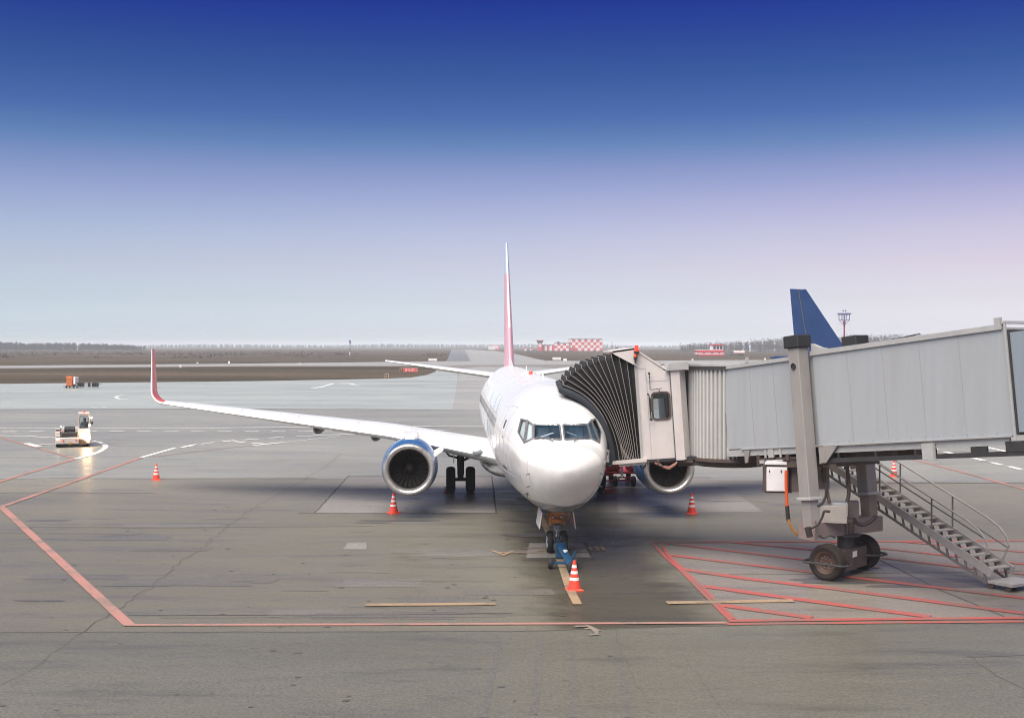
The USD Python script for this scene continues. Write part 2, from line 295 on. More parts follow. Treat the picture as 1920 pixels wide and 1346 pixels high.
SIGNRED = mat('sign_red', (.62, .03, .03), .5)
SIGNBLACK = mat('sign_black', (.02, .018, .016), .5)
SIGNORANGE = mat('sign_orange', (.75, .22, .03), .5)
SIGNEDGE = mat('sign_edge', (.55, .52, .48), .5)
MARKWHITE = mat('marker_white', (.75, .72, .71), .6)
CHECKRED = mat('checker_red', (.55, .035, .05), .6)
CHECKWHITE = mat('checker_white', (.74, .69, .68), .6)
WINDOWDARK = mat('far_window', (.03, .035, .045), .2)
ROOFBLUE = mat('roof_blue', (.33, .50, .60), .5)
ROOFDARK = mat('roof_dark', (.06, .065, .075), .6)
HUTWHITE = mat('hut_white', (.66, .66, .66), .6)
TANKPINK = mat('tank_pink', (.60, .45, .43), .5)
BARK = mat('bark', (.16, .15, .15), .9)
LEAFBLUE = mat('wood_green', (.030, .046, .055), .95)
LEAFHAZE = mat('far_wood_haze', (.15, .175, .19), .95)  # distance haze put into the leaf colour, paler than real foliage
LEAFGREY = mat('bare_twigs', (.085, .080, .085), .95)
BRUSH = mat('dry_brush', (.060, .032, .030), .95, vary=.3, scale=.05)
MASTRED = mat('mast_red', (.27, .045, .075), .6)
MASTBLUE = mat('mast_blue', (.13, .12, .26), .5)
PLINE = dict(rough=.7, vary=.16, scale=2.0)
def paint(name, c, worn, wear=.5):
    """Road paint that has worn through in specks."""
    n = {'g': ('geometry', {}), 'n1': ('noise_texture', {'scale': 7.0, 'detail': 7, 'roughness': .75}), 'n2': ('noise_texture', {'scale': .55, 'detail': 4}),
         'ad': ('math', {'math_type': 'add'}), 'r': ('rgb_ramp', {'ramp': [(.86 + wear * .06, worn), (1.0 + wear * .06, c)]}), 'p': ('principled_bsdf', {'roughness': .6, 'specular_ior_level': .4})}
    MATS[name] = usdkit.material(stage, f'/World/Looks/{name}', n, [('g.position', 'n1.vector'), ('g.position', 'n2.vector'), ('n1.fac', 'ad.value1'), ('n2.fac', 'ad.value2'), ('ad.value', 'r.fac'), ('r.color', 'p.base_color')], surface='p.BSDF'); return MATS[name]
PINKLINE = paint('pink_line', (.40, .185, .155), (.21, .15, .13), .6)
REDLINE = paint('red_line', (.39, .066, .058), (.20, .105, .092), .75)
WHITELINE = paint('white_line', (.68, .68, .67), (.42, .42, .41), -1.0)
YELLOWLINE = paint('yellow_line', (.32, .22, .135), (.19, .15, .105), .4)
FADEDLINE = paint('faded_line', (.30, .235, .17), (.17, .155, .14), 1.2)
ASPH = asphalt('asphalt', (.130, .120, .094), 4, lane=True)
ASPHN = asphalt('asphalt_near', (.113, .109, .088), 88, stains=.35)
ASPHD = asphalt('asphalt_dark', (.060, .055, .050), 86, stains=.3)
HATCHG = asphalt('asphalt_hatch', (.170, .150, .128), 4, stains=.6)
CONC = asphalt('concrete_pad', (.205, .19, .172), 3, rough=.6, stains=.8)
TAXI = asphalt('taxiway_concrete', (.27, .268, .255), 2, rough=.6, stains=.3)
TAXID = asphalt('taxiway_shoulder', (.15, .155, .158), 2, rough=.6, stains=.3)
CRACK = mat('crack_tar', (.088, .083, .074), .7)
JOINT = mat('joint_tar', (.068, .066, .064), .7, vary=.3, scale=.6)
DAMP = mat('damp_stain', (.085, .081, .077), .45, vary=.25, scale=2.0)
GRASS = grass_mat('grass', (.034, .029, .020), (.066, .052, .037), (.118, .088, .064))
GRASSG = grass_mat('grass_green', (.060, .058, .032), (.090, .082, .050), (.125, .105, .072))

# ------------------------------------------------------------------ the ground, the apron and its markings
def pg(*pts): return Polygon([tuple(G(*p)[:2]) for p in pts])
ground = obj('ground', flat(sbox(-9000, -300, 9000, 9000), 0.0), GRASS, kind='structure')
L1 = 0.004
edge = [G(0, 719.5), G(480, 714.5), G(620, 712), G(722, 709.8), G(770, 708), G(800, 703), G(816, 697)]
strip_lo = [G(-900, 697), G(0, 690.6), G(480, 686.3), G(820, 686.3)]
strip_hi = [G(835, 677.2), G(480, 681.4), G(0, 685.6), G(-900, 691)]
apron_poly = Polygon([(-320, -120), (-320, 128)] + [tuple(p[:2]) for p in edge] + [tuple(p[:2]) for p in [G(820, 690)] + strip_lo[::-1] + strip_hi[::-1]] +
                     [tuple(G(*p)[:2]) for p in ((839, 674), (842, 666), (847, 655.6), (884, 655.6), (935, 658.6), (960, 662.3), (985, 667.5), (1003, 672), (1024, 675.6), (1100, 676.6), (1500, 674.5), (2400, 670))] +
                     [tuple(G(*p)[:2]) for p in ((2400, 676), (1500, 681), (1222, 683.6), (1250, 690), (1330, 694.5), (1600, 694), (2400, 688))] + [(320, 330), (320, -120)])
apron_poly = apron_poly.buffer(0)
apron = obj('apron', flat(apron_poly, L1), ASPH, kind='structure')
L2 = 0.008
def sheet(name, poly, m, z=L2): return obj(name, flat(poly.intersection(apron_poly) if z < .011 else poly, z), m, apron)
sheet('concrete_lane', pg((848, 769), (860, 700), (866, 691), (900, 688), (1010, 688), (1100, 696), (1220, 712), (1220, 769)), TAXI)
sheet('concrete_lane', pg((884, 679), (872, 656), (883, 655.8), (934, 658.8), (959, 662.5), (984, 667.8), (1000, 671.7), (1020, 676), (1026, 683.5), (886, 684.5)), TAXI)
sheet('taxiway_shoulder', pg((836, 677), (842, 666), (848, 655.8), (870.5, 656), (883, 683)), TAXID)
sheet('taxiway_strip', Polygon([tuple(p[:2]) for p in strip_lo + [G(900, 683.6), G(1215, 683.4), G(1500, 680.9), G(2400, 675.8), G(2400, 670.3), G(1500, 674.8), G(1100, 676.9), G(1024, 677)] + [G(836, 677.5)] + strip_hi[1:]]).buffer(-.4), TAXI, .0095)
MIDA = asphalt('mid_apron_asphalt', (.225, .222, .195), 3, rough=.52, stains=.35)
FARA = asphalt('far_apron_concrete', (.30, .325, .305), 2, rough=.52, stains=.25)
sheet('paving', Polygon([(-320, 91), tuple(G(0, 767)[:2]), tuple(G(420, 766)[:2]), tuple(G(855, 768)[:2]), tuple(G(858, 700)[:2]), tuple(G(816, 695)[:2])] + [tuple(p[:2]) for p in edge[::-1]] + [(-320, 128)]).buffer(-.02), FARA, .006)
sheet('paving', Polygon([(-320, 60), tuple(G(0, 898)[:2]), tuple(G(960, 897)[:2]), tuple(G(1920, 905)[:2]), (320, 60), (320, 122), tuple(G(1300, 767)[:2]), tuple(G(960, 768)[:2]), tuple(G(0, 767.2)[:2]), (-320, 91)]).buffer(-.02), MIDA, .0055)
near_band = sheet('paving', Polygon([(-60, -60), (-60, G(0, 1186)[1] + .4), tuple(G(0, 1186)[:2]), tuple(G(960, 1183)[:2]), tuple(G(1366, 1172)[:2]), tuple(G(1920, 1168)[:2]), (60, G(1920, 1168)[1] + .3), (60, -60)]), ASPHN)
hatch_ground = sheet('hatched_paving', pg((1232, 1018), (1640, 1015), (2300, 1013), (2300, 1156), (1920, 1159), (1372, 1165)), HATCHG)
pad_l = sheet('concrete_pad', pg((590, 962), (653, 893), (922, 893), (930, 962)), CONC, .0105)
pad_r = sheet('concrete_pad', pg((1160, 962), (1150, 896), (1330, 893), (1432, 960)), CONC, .0105)
# slabs and sealed cuts of the pads, a little proud of the pad
for (a, b, c, d) in (((612, 950), (640, 921), (735, 921), (728, 950)), ((775, 946), (790, 931), (905, 931), (908, 946)), ((672, 917), (690, 897), (835, 897), (832, 917)), ((1165, 930), (1163, 905), (1262, 905), (1285, 930)),
                     ((1215, 957), (1210, 937), (1300, 937), (1330, 957)), ((983, 1047), (990, 1018), (1095, 1018), (1111, 1046)), ((640, 1031), (650, 1017), (690, 1017), (690, 1031))):
    p = pg(a, b, c, d); obj('concrete_slab', flat(p.buffer(-.05, join_style=2), .0132), CONC, apron)
def ribbon(pts, w, z, m, name, wob=0.0, parent=apron):
    """A strip of even width along pixel points on the ground."""
    P = [G(*p)[:2] for p in pts]
    ln = LineString([tuple(p) for p in P])
    if wob:
        n = max(int(ln.length / .35), 3); q = np.array([ln.interpolate(t, normalized=True).coords[0] for t in np.linspace(0, 1, n)])
        d = np.gradient(q, axis=0); d /= np.linalg.norm(d, axis=1, keepdims=True); q = q + np.c_[-d[:, 1], d[:, 0]] * (rng.normal(0, wob, n))[:, None]
        ln = LineString(q)
    return obj(name, flat(ln.buffer(w / 2, cap_style=2, join_style=2), z), m, parent)
L3, L4 = 0.016, 0.020
def crack(pts, w=.045, wob=.09): ribbon(pts, w * .45, L3 - .0, CRACK, 'pavement_crack', wob)
joints_laid = [0]
def joint(pts, w=.06, m=None): joints_laid[0] += 1; ribbon(pts, w, .0142 + .00002 * joints_laid[0], m or JOINT, 'pavement_joint', .015)
crack([(-30, 1300), (60, 1255), (148, 1190)], .022, .03); crack([(148, 1190), (160, 1180), (216, 1143)], .045, .05)
crack([(216, 1143), (290, 1093), (345, 1048), (372, 1034)], .045, .06); crack([(372, 1034), (430, 985), (478, 950), (512, 932), (560, 905), (610, 875), (640, 850)], .035, .06)
crack([(1820, 1233), (1880, 1272), (1960, 1305)], .05, .06); crack([(1400, 1262), (1600, 1258), (1650, 1252)], .02, .08)
crack([(1155, 1180), (1170, 1235), (1215, 1320)], .013, .03); crack([(1270, 1210), (1325, 1290), (1370, 1350)], .012, .03)
joint([(95, 897), (290, 897.5), (590, 897)], .10); joint([(0, 898), (95, 897)], .05); joint([(50, 988), (300, 989), (700, 987)], .04); joint([(0, 925), (290, 924)], .06)
joint([(0, 859), (310, 857)], .05); joint([(240, 1154), (700, 1153), (960, 1150)], .05); joint([(0, 1186), (960, 1184), (1366, 1173)], .035)
joint([(1640, 1045), (1760, 1105), (1892, 1160)], .05); joint([(1300, 1077.5), (1500, 1077), (1920, 1071)], .035); joint([(1290, 939), (1440, 941), (1440, 941.5)], .05)
joint([(1640, 906), (1780, 906), (1920, 905)], .12); joint([(1812, 1232), (1960, 1228)], .03); joint([(560, 962), (935, 963)], .07); joint([(590, 962), (653, 893)], .07)
joint([(930, 962), (922, 893)], .06); joint([(653, 892.6), (922, 892.6)], .09); joint([(983, 1017), (1098, 1017)], .06); joint([(978, 1050), (1115, 1049)], .07); joint([(1098, 1017), (1114, 1049)], .05)
joint([(300, 1158.5), (950, 1157)], .02); joint([(1000, 985), (1220, 985)], .03); joint([(0, 1000), (220, 1001)], .03); joint([(0, 768), (420, 766), (905, 769)], .25)
def blot(cx, cy, a, b, m=DAMP, seed=0, z=.0117):
    c = G(cx, cy)[:2]; r = np.random.default_rng(seed); th = np.linspace(0, 2 * np.pi, 40, endpoint=False)
    k = 1 + sum(r.normal(0, .16 / q) * np.cos(q * th + r.uniform(0, 6)) for q in range(2, 8))
    obj('ground_blot', flat(Polygon(np.c_[c[0] + a * k * np.cos(th), c[1] + b * k * np.sin(th)]).buffer(0), z + .00006 * seed), m, apron)
blot(748, 976, 1.5, .22, seed=1); blot(700, 980, .7, .12, seed=2); blot(880, 925, 1.1, .5, seed=3); blot(1010, 975, 1.2, .2, seed=4); blot(75, 1126, .65, .12, seed=5)
BROWNBLOT = mat('brown_blot', (.105, .085, .070), .4, vary=.25, scale=1.5)  # brown tone of the broad ground blots right of the bogie
blot(1660, 1088, 2.6, .45, BROWNBLOT, 12); blot(1780, 1098, 2.0, .3, BROWNBLOT, 13); blot(1565, 1092, .9, .25, DAMP, 14); blot(1890, 1100, .8, .3, DAMP, 15); blot(1030, 1003, 1.4, .5, DAMP, 16); blot(1060, 935, 2.0, 1.2, DAMP, 17)
blot(790, 935, .9, .2, seed=6); blot(670, 935, .7, .15, seed=9)
pr = np.random.default_rng(5)
PATCH = [asphalt('repair_dark', (.117, .109, .095), 10, stains=.4), asphalt('repair_light', (.141, .132, .115), 4, stains=.4)]
for k in range(22):
    px, py = pr.uniform(20, 1180), pr.uniform(905, 1160); a_, b_ = pr.uniform(.4, 1.9), pr.uniform(.2, .7); c = G(px, py)[:2]
    if 560 < px < 960 and py < 975 or px > 960 and py > 930: continue
    jit = pr.normal(0, .05, (8, 2)); q = np.array([(-a_, -b_), (0, -b_), (a_, -b_), (a_, 0), (a_, b_), (0, b_), (-a_, b_), (-a_, 0)]) + jit
    obj('repair_patch', flat(Polygon(q + c).buffer(0), .0092 + .00004 * k), PATCH[k % 2], apron)
TYRE = mat('tyre_mark', (.080, .075, .068), .55, vary=.3, scale=.8)
for x0, y0, x1, y1, w_ in ((1000, 1340, 1012, 1190, .16), (1075, 1346, 1068, 1190, .14), (1180, 1346, 1150, 1195, .12), (905, 1346, 935, 1190, .12)):
    ribbon([(x0, y0), ((x0 + x1) / 2 + 2, (y0 + y1) / 2), (x1, y1)], w_, .01405, asphalt('tyre_track_%d' % x0, (.108, .104, .092), 88, stains=.3), 'tyre_track', .004)
for k in range(26):
    px, py = pr.uniform(-40, 1150), pr.uniform(770, 1160); L_ = pr.uniform(30, 190); joint([(px, py), (px + L_ / 2, py + pr.normal(0, .7)), (px + L_, py + pr.normal(0, 1.2))], pr.uniform(.012, .03) * (1 + (py < 900)))
sp_ = []
for k in range(150):
    px, py = (pr.normal(1050, 150), pr.uniform(930, 1170)) if k % 2 else (pr.uniform(0, 1200), pr.uniform(900, 1340)); c = G(px, py)[:2]; r_ = pr.uniform(.015, .065); t_ = np.linspace(0, 6.28, 9)[:-1]
    sp_.append(Polygon(np.c_[c[0] + r_ * 1.4 * np.cos(t_) * pr.uniform(.7, 1.2, 8), c[1] + r_ * np.sin(t_) * pr.uniform(.7, 1.2, 8)]).buffer(0))
obj('oil_spots', flat(unary_union(sp_), .0156), DAMP, apron, kind='stuff')
# painted lines
laid = [0]
def line(pts, w, m, name):
    laid[0] += 1; ribbon(pts, w, L4 + .00035 * (laid[0] % 16), m, name)
line([(3, 951), (243, 1173)], .27, PINKLINE, 'pink_line'); line([(-30, 961), (3, 950.5), (130, 906), (265, 858)], .26, PINKLINE, 'pink_line')
line([(236, 1172.6), (700, 1171.5), (960, 1170.3), (1362, 1168.2)], .18, PINKLINE, 'pink_line')
line([(-20, 909), (60, 885), (140, 861)], .26, PINKLINE, 'pink_line'); line([(-20, 815), (0, 820), (70, 840), (141, 860.5)], .22, PINKLINE, 'pink_line')
line([(141, 860.6), (165, 855), (185, 848), (196, 841), (198.5, 837), (195, 833.5)], .32, WHITELINE, 'white_curve')
line([(193, 831.8), (184, 829)], .26, WHITELINE, 'white_dash'); line([(181, 828.3), (174, 827)], .2, WHITELINE, 'white_dash')
line([(265, 858), (295, 849.5), (329, 840)], .28, WHITELINE, 'white_curve'); line([(340, 839), (369, 833)], .26, WHITELINE, 'white_dash')
for a, b in (((340, 839.2), (361, 835.6)), ((376, 832.8), (402, 829.8)), ((416, 828.4), (439, 826)), ((457, 825), (485.5, 823)), ((502, 821.7), (533, 819.7))): line([a, b], .3, WHITELINE, 'white_dash')
line([(438, 827.5), (458, 829.8)], .28, WHITELINE, 'white_dash'); line([(472, 830.5), (495, 832.5)], .28, WHITELINE, 'white_dash')
line([(474, 835.5), (530, 829.5)], .28, WHITELINE, 'white_dash'); line([(530, 829.5), (640, 818)], .12, WHITELINE, 'white_curve'); line([(285, 857), (400, 843), (474, 835.5)], .10, PINKLINE, 'pink_line')
line([(555, 818.5), (620, 815.5), (700, 813)], .28, WHITELINE, 'white_curve')
line([(-60, 803.6), (300, 802.6), (600, 801.4), (912, 799)], .34, WHITELINE, 'white_line')
for k in range(-1, 17):
    x = 4 + 50.5 * k
    if x < 880: line([(x, 809.6 - x * .003), (x + 27, 809.6 - (x + 27) * .003)], .34, WHITELINE, 'white_dash')
line([(0, 817), (50, 818), (104, 821)], .26, WHITELINE, 'white_line'); line([(50, 831.5), (73, 838)], .45, WHITELINE, 'white_dash'); line([(66, 834.3), (104, 832.8)], .24, WHITELINE, 'white_line')
line([(585, 728.6), (603, 725.5), (618, 721.3), (625, 719)], .5, WHITELINE, 'white_curve'); line([(640, 718), (656, 719.2), (664, 721.5), (672, 722.2)], .5, WHITELINE, 'white_curve')
line([(232, 741), (222, 742.5), (216, 745), (224, 748), (240, 749.5)], .35, WHITELINE, 'white_curve'); line([(170, 763.8), (182, 763.8)], .5, WHITELINE, 'white_dash'); line([(190, 763.8), (201, 763.8)], .5, WHITELINE, 'white_dash')
line([(1640, 843), (1661, 848), (1687, 855)], .34, WHITELINE, 'white_line'); line([(1687, 855), (1760, 874), (1820, 890), (1960, 928)], .24, PINKLINE, 'pink_line')
for a, b in (((1713, 833.5), (1729, 837)), ((1742, 840), (1758, 843.5)), ((1771, 847), (1787, 851)), ((1797.5, 852.4), (1814.5, 857)), ((1826, 859.2), (1845.5, 864)), ((1859, 867.2), (1879, 872.4)), ((1892, 874.6), (1914, 880.5))): line([a, b], .34, WHITELINE, 'white_dash')
line([(1800, 827.5), (1852, 839.3), (1925, 855)], .34, WHITELINE, 'white_line')
for (x, y) in ((1728, 857), (1734, 862), (1752, 862), (1760, 867), (1688, 877), (1680, 866)): line([(x, y), (x + 6, y + .7)], .10, FADEDLINE, 'worn_mark')
# the hatched area
line([(1222, 1017), (1248, 1045), (1277, 1070), (1316, 1110), (1370, 1164)], .11, REDLINE, 'red_line'); line([(1241, 1018.5), (1252, 1041), (1284, 1071), (1318, 1103), (1376, 1161)], .11, REDLINE, 'red_line')
line([(1221, 1017.2), (1640, 1015.6), (2000, 1014)], .22, REDLINE, 'red_line'); line([(1366, 1164.6), (1640, 1161.6), (2000, 1158.5)], .25, REDLINE, 'red_line'); line([(1362, 1171), (1640, 1168.5), (2000, 1165.5)], .18, REDLINE, 'red_line')
for pts, w in (([(1246, 1018.6), (1517, 1051), (1649, 1065)], .20), ([(1258, 1041.5), (1519, 1073), (1584, 1081.5), (1935, 1124)], .27), ([(1281, 1068), (1400, 1085.5), (1560, 1104), (1935, 1152.6)], .34),
               ([(1316, 1099), (1400, 1111), (1560, 1133), (1744, 1157)], .35), ([(1354, 1135.5), (1522, 1159)], .34), ([(1372, 1017), (1522, 1031), (1649, 1046), (1817, 1065.5), (1935, 1079)], .22),
               ([(1560, 1017.5), (1657, 1029), (1935, 1060)], .20), ([(1687, 1016), (1935, 1037)], .18)): line(pts, w, REDLINE, 'red_hatch_line')
# yellow lead-in line, stop bars and letters
ribbon([(1083, 1134), (1068, 1105), (1045, 1036), (1022, 985), (1006, 954), (985, 915), (965, 868)], .23, L4 + .0062, YELLOWLINE, 'yellow_lead_in_line')
line([(684, 1135), (929, 1133)], .29, YELLOWLINE, 'yellow_bar'); line([(1250, 1131), (1488, 1127)], .32, YELLOWLINE, 'yellow_bar')
ribbon([(962, 1036.8), (1105, 1036)], .10, L4 + .007, YELLOWLINE, 'yellow_bar'); ribbon([(983, 1028.8), (1100, 1027.8)], .10, L4 + .007, YELLOWLINE, 'yellow_bar'); ribbon([(1008, 1032.8), (1072, 1031.8)], .16, L4 + .007, YELLOWLINE, 'yellow_bar')
def strokes(segs, w, m, name): obj(name, flat(unary_union([LineString([tuple(G(*p)[:2]) for p in s]).buffer(w / 2, cap_style=2, join_style=2) for s in segs]), L4 + .0085), m, apron)
strokes([[(923, 1033.2), (944, 1041.4), (963.5, 1033.6)], [(934, 1037), (954, 1037.2)]], .13, YELLOWLINE, 'letter_a')
strokes([[(1105, 1026.5), (1127, 1026.2), (1133, 1032), (1109, 1032.4), (1105, 1026.5)], [(1118, 1026.4), (1122, 1032.4)]], .10, YELLOWLINE, 'letter_b')
strokes([[(1078, 1176), (1102, 1175), (1124, 1185)], [(1096, 1180), (1112, 1180)], [(1104, 1192), (1123, 1190)], [(1112, 1180), (1120, 1189)]], .12, FADEDLINE, 'faded_letter')

# ------------------------------------------------------------------ the airliner
AX0, AY0, YAW = 1.39, 37.45, 2.9                       # nose gear on the ground; the tail points away and a little to the left
air = thing('airliner', 'white twin engine airliner parked nose on beside the boarding bridge, red winglet', 'airliner', (AX0, AY0, 0), YAW)
ST = np.array([(0, 2.95, 2.95, .0, 2.95), (.04, 3.10, 2.79, .19, 2.95), (.18, 3.26, 2.56, .42, 2.95), (.5, 3.40, 2.27, .69, 2.96), (1.0, 3.52, 1.97, .95, 2.98), (1.5, 3.61, 1.74, 1.13, 3.02), (1.9, 3.68, 1.61, 1.24, 3.06),
               (2.3, 3.95, 1.50, 1.32, 3.12), (2.7, 4.23, 1.42, 1.39, 3.18), (3.2, 4.55, 1.36, 1.47, 3.24), (4.0, 4.88, 1.30, 1.58, 3.30), (5.0, 5.10, 1.27, 1.70, 3.33), (6.0, 5.20, 1.26, 1.80, 3.35), (7.0, 5.25, 1.26, 1.86, 3.36), (8.5, 5.26, 1.26, 1.88, 3.36),
               (16, 5.26, 1.26, 1.88, 3.36), (24, 5.27, 1.28, 1.88, 3.36), (27, 5.28, 1.48, 1.86, 3.45), (30, 5.30, 1.98, 1.70, 3.65), (33, 5.31, 2.75, 1.32, 4.0), (36, 5.22, 3.55, .80, 4.35), (37.6, 5.0, 4.05, .42, 4.5), (38.0, 4.85, 4.3, .22, 4.58)])
u = np.sqrt(ST[:, 0]); TOP, BOT, HWD, ZM = (PchipInterpolator(u, ST[:, k]) for k in (1, 2, 3, 4))
def sec(s): r = np.sqrt(np.maximum(s, 0)); return TOP(r), BOT(r), HWD(r), ZM(r)
def skin(s, th):
    t, b, w, m = sec(s); sn, cs = np.sin(th), np.cos(th)
    return np.stack([w * cs, s - 4.0 + 0 * th, np.where(sn >= 0, m + (t - m) * sn, m + (m - b) * sn)], -1)
def front(x, z, lo=0.0, hi=12.0):
    """Station at which the nose, seen from ahead, has the point (x, z) of its skin."""
    def inside(s):
        t, b, w, m = sec(s); return (x / max(w, 1e-6)) ** 2 + ((z - m) / max((t - m) if z > m else (m - b), 1e-6)) ** 2 < 1
    for _ in range(40):
        mid = (lo + hi) / 2
        if inside(mid): hi = mid
        else: lo = mid
    return hi
def on_nose(x, z, off=0.0):
    s = front(x, z); p = np.array([x, s - 4, z]); e = .02
    a = np.array([x + e, front(x + e, z) - 4, z]) - p; b = np.array([x, front(x, z + e) - 4, z + e]) - p
    n = np.cross(a, b); n /= np.linalg.norm(n); n = n if n[1] < 0 else -n
    return p + n * off
def on_side(s, z, side, off=0.0):
    """Point of the hull's side at a station and height; side -1 is the viewer's left."""
    t, b, w, m = sec(s); k = (z - m) / ((t - m) if z > m else (m - b)); x = w * math.sqrt(max(1 - k * k, 0)); nz = k / ((t - m) if z > m else (m - b)); nx = x / w ** 2
    l = math.hypot(nx, nz); return np.array([side * (x + off * nx / l), s - 4, z + off * nz / l])
def mirror(poly): return Polygon([(-x, z) for x, z in poly.exterior.coords])
# cockpit windows as outlines seen from ahead (x, z), for one side
WIN = [Polygon([(.055, 3.69), (.83, 3.69), (.79, 4.05), (.055, 4.06)]).buffer(-.03).buffer(.03, quad_segs=2),
       Polygon([(.885, 3.685), (1.085, 3.585), (.955, 4.14), (.84, 4.06)]),
       Polygon([(1.125, 3.60), (1.235, 3.82), (1.125, 4.17), (.995, 4.145)])]
ss = np.unique(np.concatenate([np.linspace(0, 1, 26) ** 2 * 1.6, np.arange(1.6, 3.6, .03), np.linspace(3.6, 8, 16), np.linspace(8, 24, 14), np.linspace(24, 38, 26)]))
th = np.linspace(0, 2 * np.pi, 241)[:-1] + .5 * np.pi
P = skin(ss[:, None] + 0 * th, 0 * ss[:, None] + th)
C = (P[:-1] + P[1:]) / 2; C = (C + np.roll(C, -1, 1)) / 2
mask = np.ones(C.shape[:2], bool); holes = unary_union([w.buffer(.012) for w in WIN] + [mirror(w).buffer(.012) for w in WIN])
near = (C[..., 1] < -.3) & (C[..., 2] > 3.5)
mask[near] = ~shapely.contains_xy(holes, C[near][:, 0], C[near][:, 2])
rad = mask.copy(); rad[(ss[:-1] > 1.26)] = False; body_m = mask.copy(); body_m[(ss[:-1] <= 1.26)] = False
fm = grid_mesh(P, wrap=True, mask=body_m); fm.invert(); rm_ = grid_mesh(P, wrap=True, mask=rad); rm_.invert()
RADOME = mat('radome_paint', (.72, .72, .705), .45, coat=.1, vary=.05, scale=2.5, dirt=(.63, .62, .60))
tailcap = lathe([(.0, .12), (.12, .08), (.22, 0)], 'y', 16, (0, 34.0, 4.58)); 
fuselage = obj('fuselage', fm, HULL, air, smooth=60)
obj('tail_cone', tailcap, UNDER, air); obj('radome', rm_, RADOME, air, smooth=60)
for side in (-1, 1):
    for k, w in enumerate(WIN):
        w = w if side > 0 else mirror(w)
        out, inn = w.buffer(.034, join_style=2, mitre_limit=2), w.buffer(-.012)
        rv, rf = trimesh.creation.triangulate_polygon(shapely.segmentize(ring(out, inn), .08), engine='earcut')
        fr = trimesh.Trimesh(np.array([on_nose(x, z, .012) for x, z in rv]), np.asarray(rf), process=False)
        pv, pf = trimesh.creation.triangulate_polygon(shapely.segmentize(w.buffer(.02), .1), engine='earcut')
        pane = trimesh.Trimesh(np.array([on_nose(x, z, -.015) for x, z in pv]), np.asarray(pf), process=False)
        for q in (fr, pane):
            if q.face_normals[:, 1].mean() > 0: q.invert()
        c_ = pane.vertices.mean(0); n_ = np.linalg.svd(np.asarray(pane.vertices) - c_)[2][2]; pv3 = np.asarray(pane.vertices); pane = trimesh.Trimesh(pv3 - np.outer((pv3 - c_) @ n_, n_), pane.faces, process=False)
        pn = obj('windscreen' if k == 0 else 'cockpit_window', pane, GLASS, air)
        obj('window_frame', fr, DARKSEAM if k == 0 else STEEL, pn)
        if k and side < 0:
            sv = np.array([on_nose(x, z, -.04) for x, z in pv]); sm = trimesh.Trimesh(sv, np.asarray(pf), process=False); (sm.invert() if sm.face_normals[:, 1].mean() > 0 else None); obj('sunshade', sm, SHADE, pn)
# the flight deck behind the glass
t, b, w, m = sec(3.15); k = np.linspace(0, 2 * np.pi, 49)[:-1]
bulk = Polygon(np.c_[w * .95 * np.cos(k), np.where(np.sin(k) > 0, m + (t - m) * .95 * np.sin(k), m + (m - b) * .95 * np.sin(k))])
deck = obj('flight_deck', cat(prism(bulk, -.87, -.80, 'xz'), b2((-.95, -1.65, 3.50), (.95, -.85, 3.58))), DARKBLUE, air, smooth=False)
obj('paper', bar((-.62, -1.62, 3.72), (-.24, -1.58, 3.84), .015, .15, (0, -1, 0)), PAPER, deck, smooth=False); obj('paper', bar((.16, -1.62, 3.86), (.44, -1.58, 3.76), .015, .15, (0, -1, 0)), PAPER, deck, smooth=False)
for x in (-.5, .5): obj('crew_seat', bx((x, -1.0, 3.75), (.42, .14, .55), bevel=.05), DARKBLUE, deck)
for x in (-1, 1):
    a = on_nose(x * .30, 3.62, .02); bb = on_nose(x * .46, 3.70, .03); c = on_nose(x * .78, 3.71, .02)
    obj('wiper', tube([a, bb, c], .012, 6), DARKSEAM, air)
# seams of the radome, the pitot probes, the front doors, cabin windows and lettering
def hull_ring(s, r, m, name, t0=0, t1=2 * np.pi, off=.004):
    k = np.linspace(t0, t1, 90); q = skin(np.full(90, s), k); c = np.array([0, s - 4, sec(s)[3]]); d = q - c; d[:, 1] = 0; q = q + d / np.linalg.norm(d, axis=1, keepdims=True) * off
    return obj(name, tube(q, r, 4), m, air)
hull_ring(float(ss[ss > 1.26][0]), .008, SEAM, 'radome_seam')
SOFT = mat('soft_panel_line', (.50, .51, .51), .5)
for s_ in (2.0, 3.7, 6.0, 8.2, 11.5, 15, 19, 23, 27): hull_ring(s_, .0045, SOFT, 'panel_seam', -.4 if s_ > 3 else -2.9, 3.5 if s_ > 3 else -.3)
for side in (-1, 1):
    for z_ in (2.45, 4.45): obj('panel_seam', tube([on_side(q, z_, side, .002) for q in np.linspace(5.6 if z_ > 3 else 3.0, 30, 60)], .0045, 4), SOFT, air)
    for q0, q1 in ((1.55, 2.2), (2.2, 2.9)):
        obj('panel_seam', tube([on_nose(side * x, z_, .003) for x, z_ in ((.25, q0), (.55, q0 + .02), (.80, q0 + .05))], .0045, 4), SOFT, air)
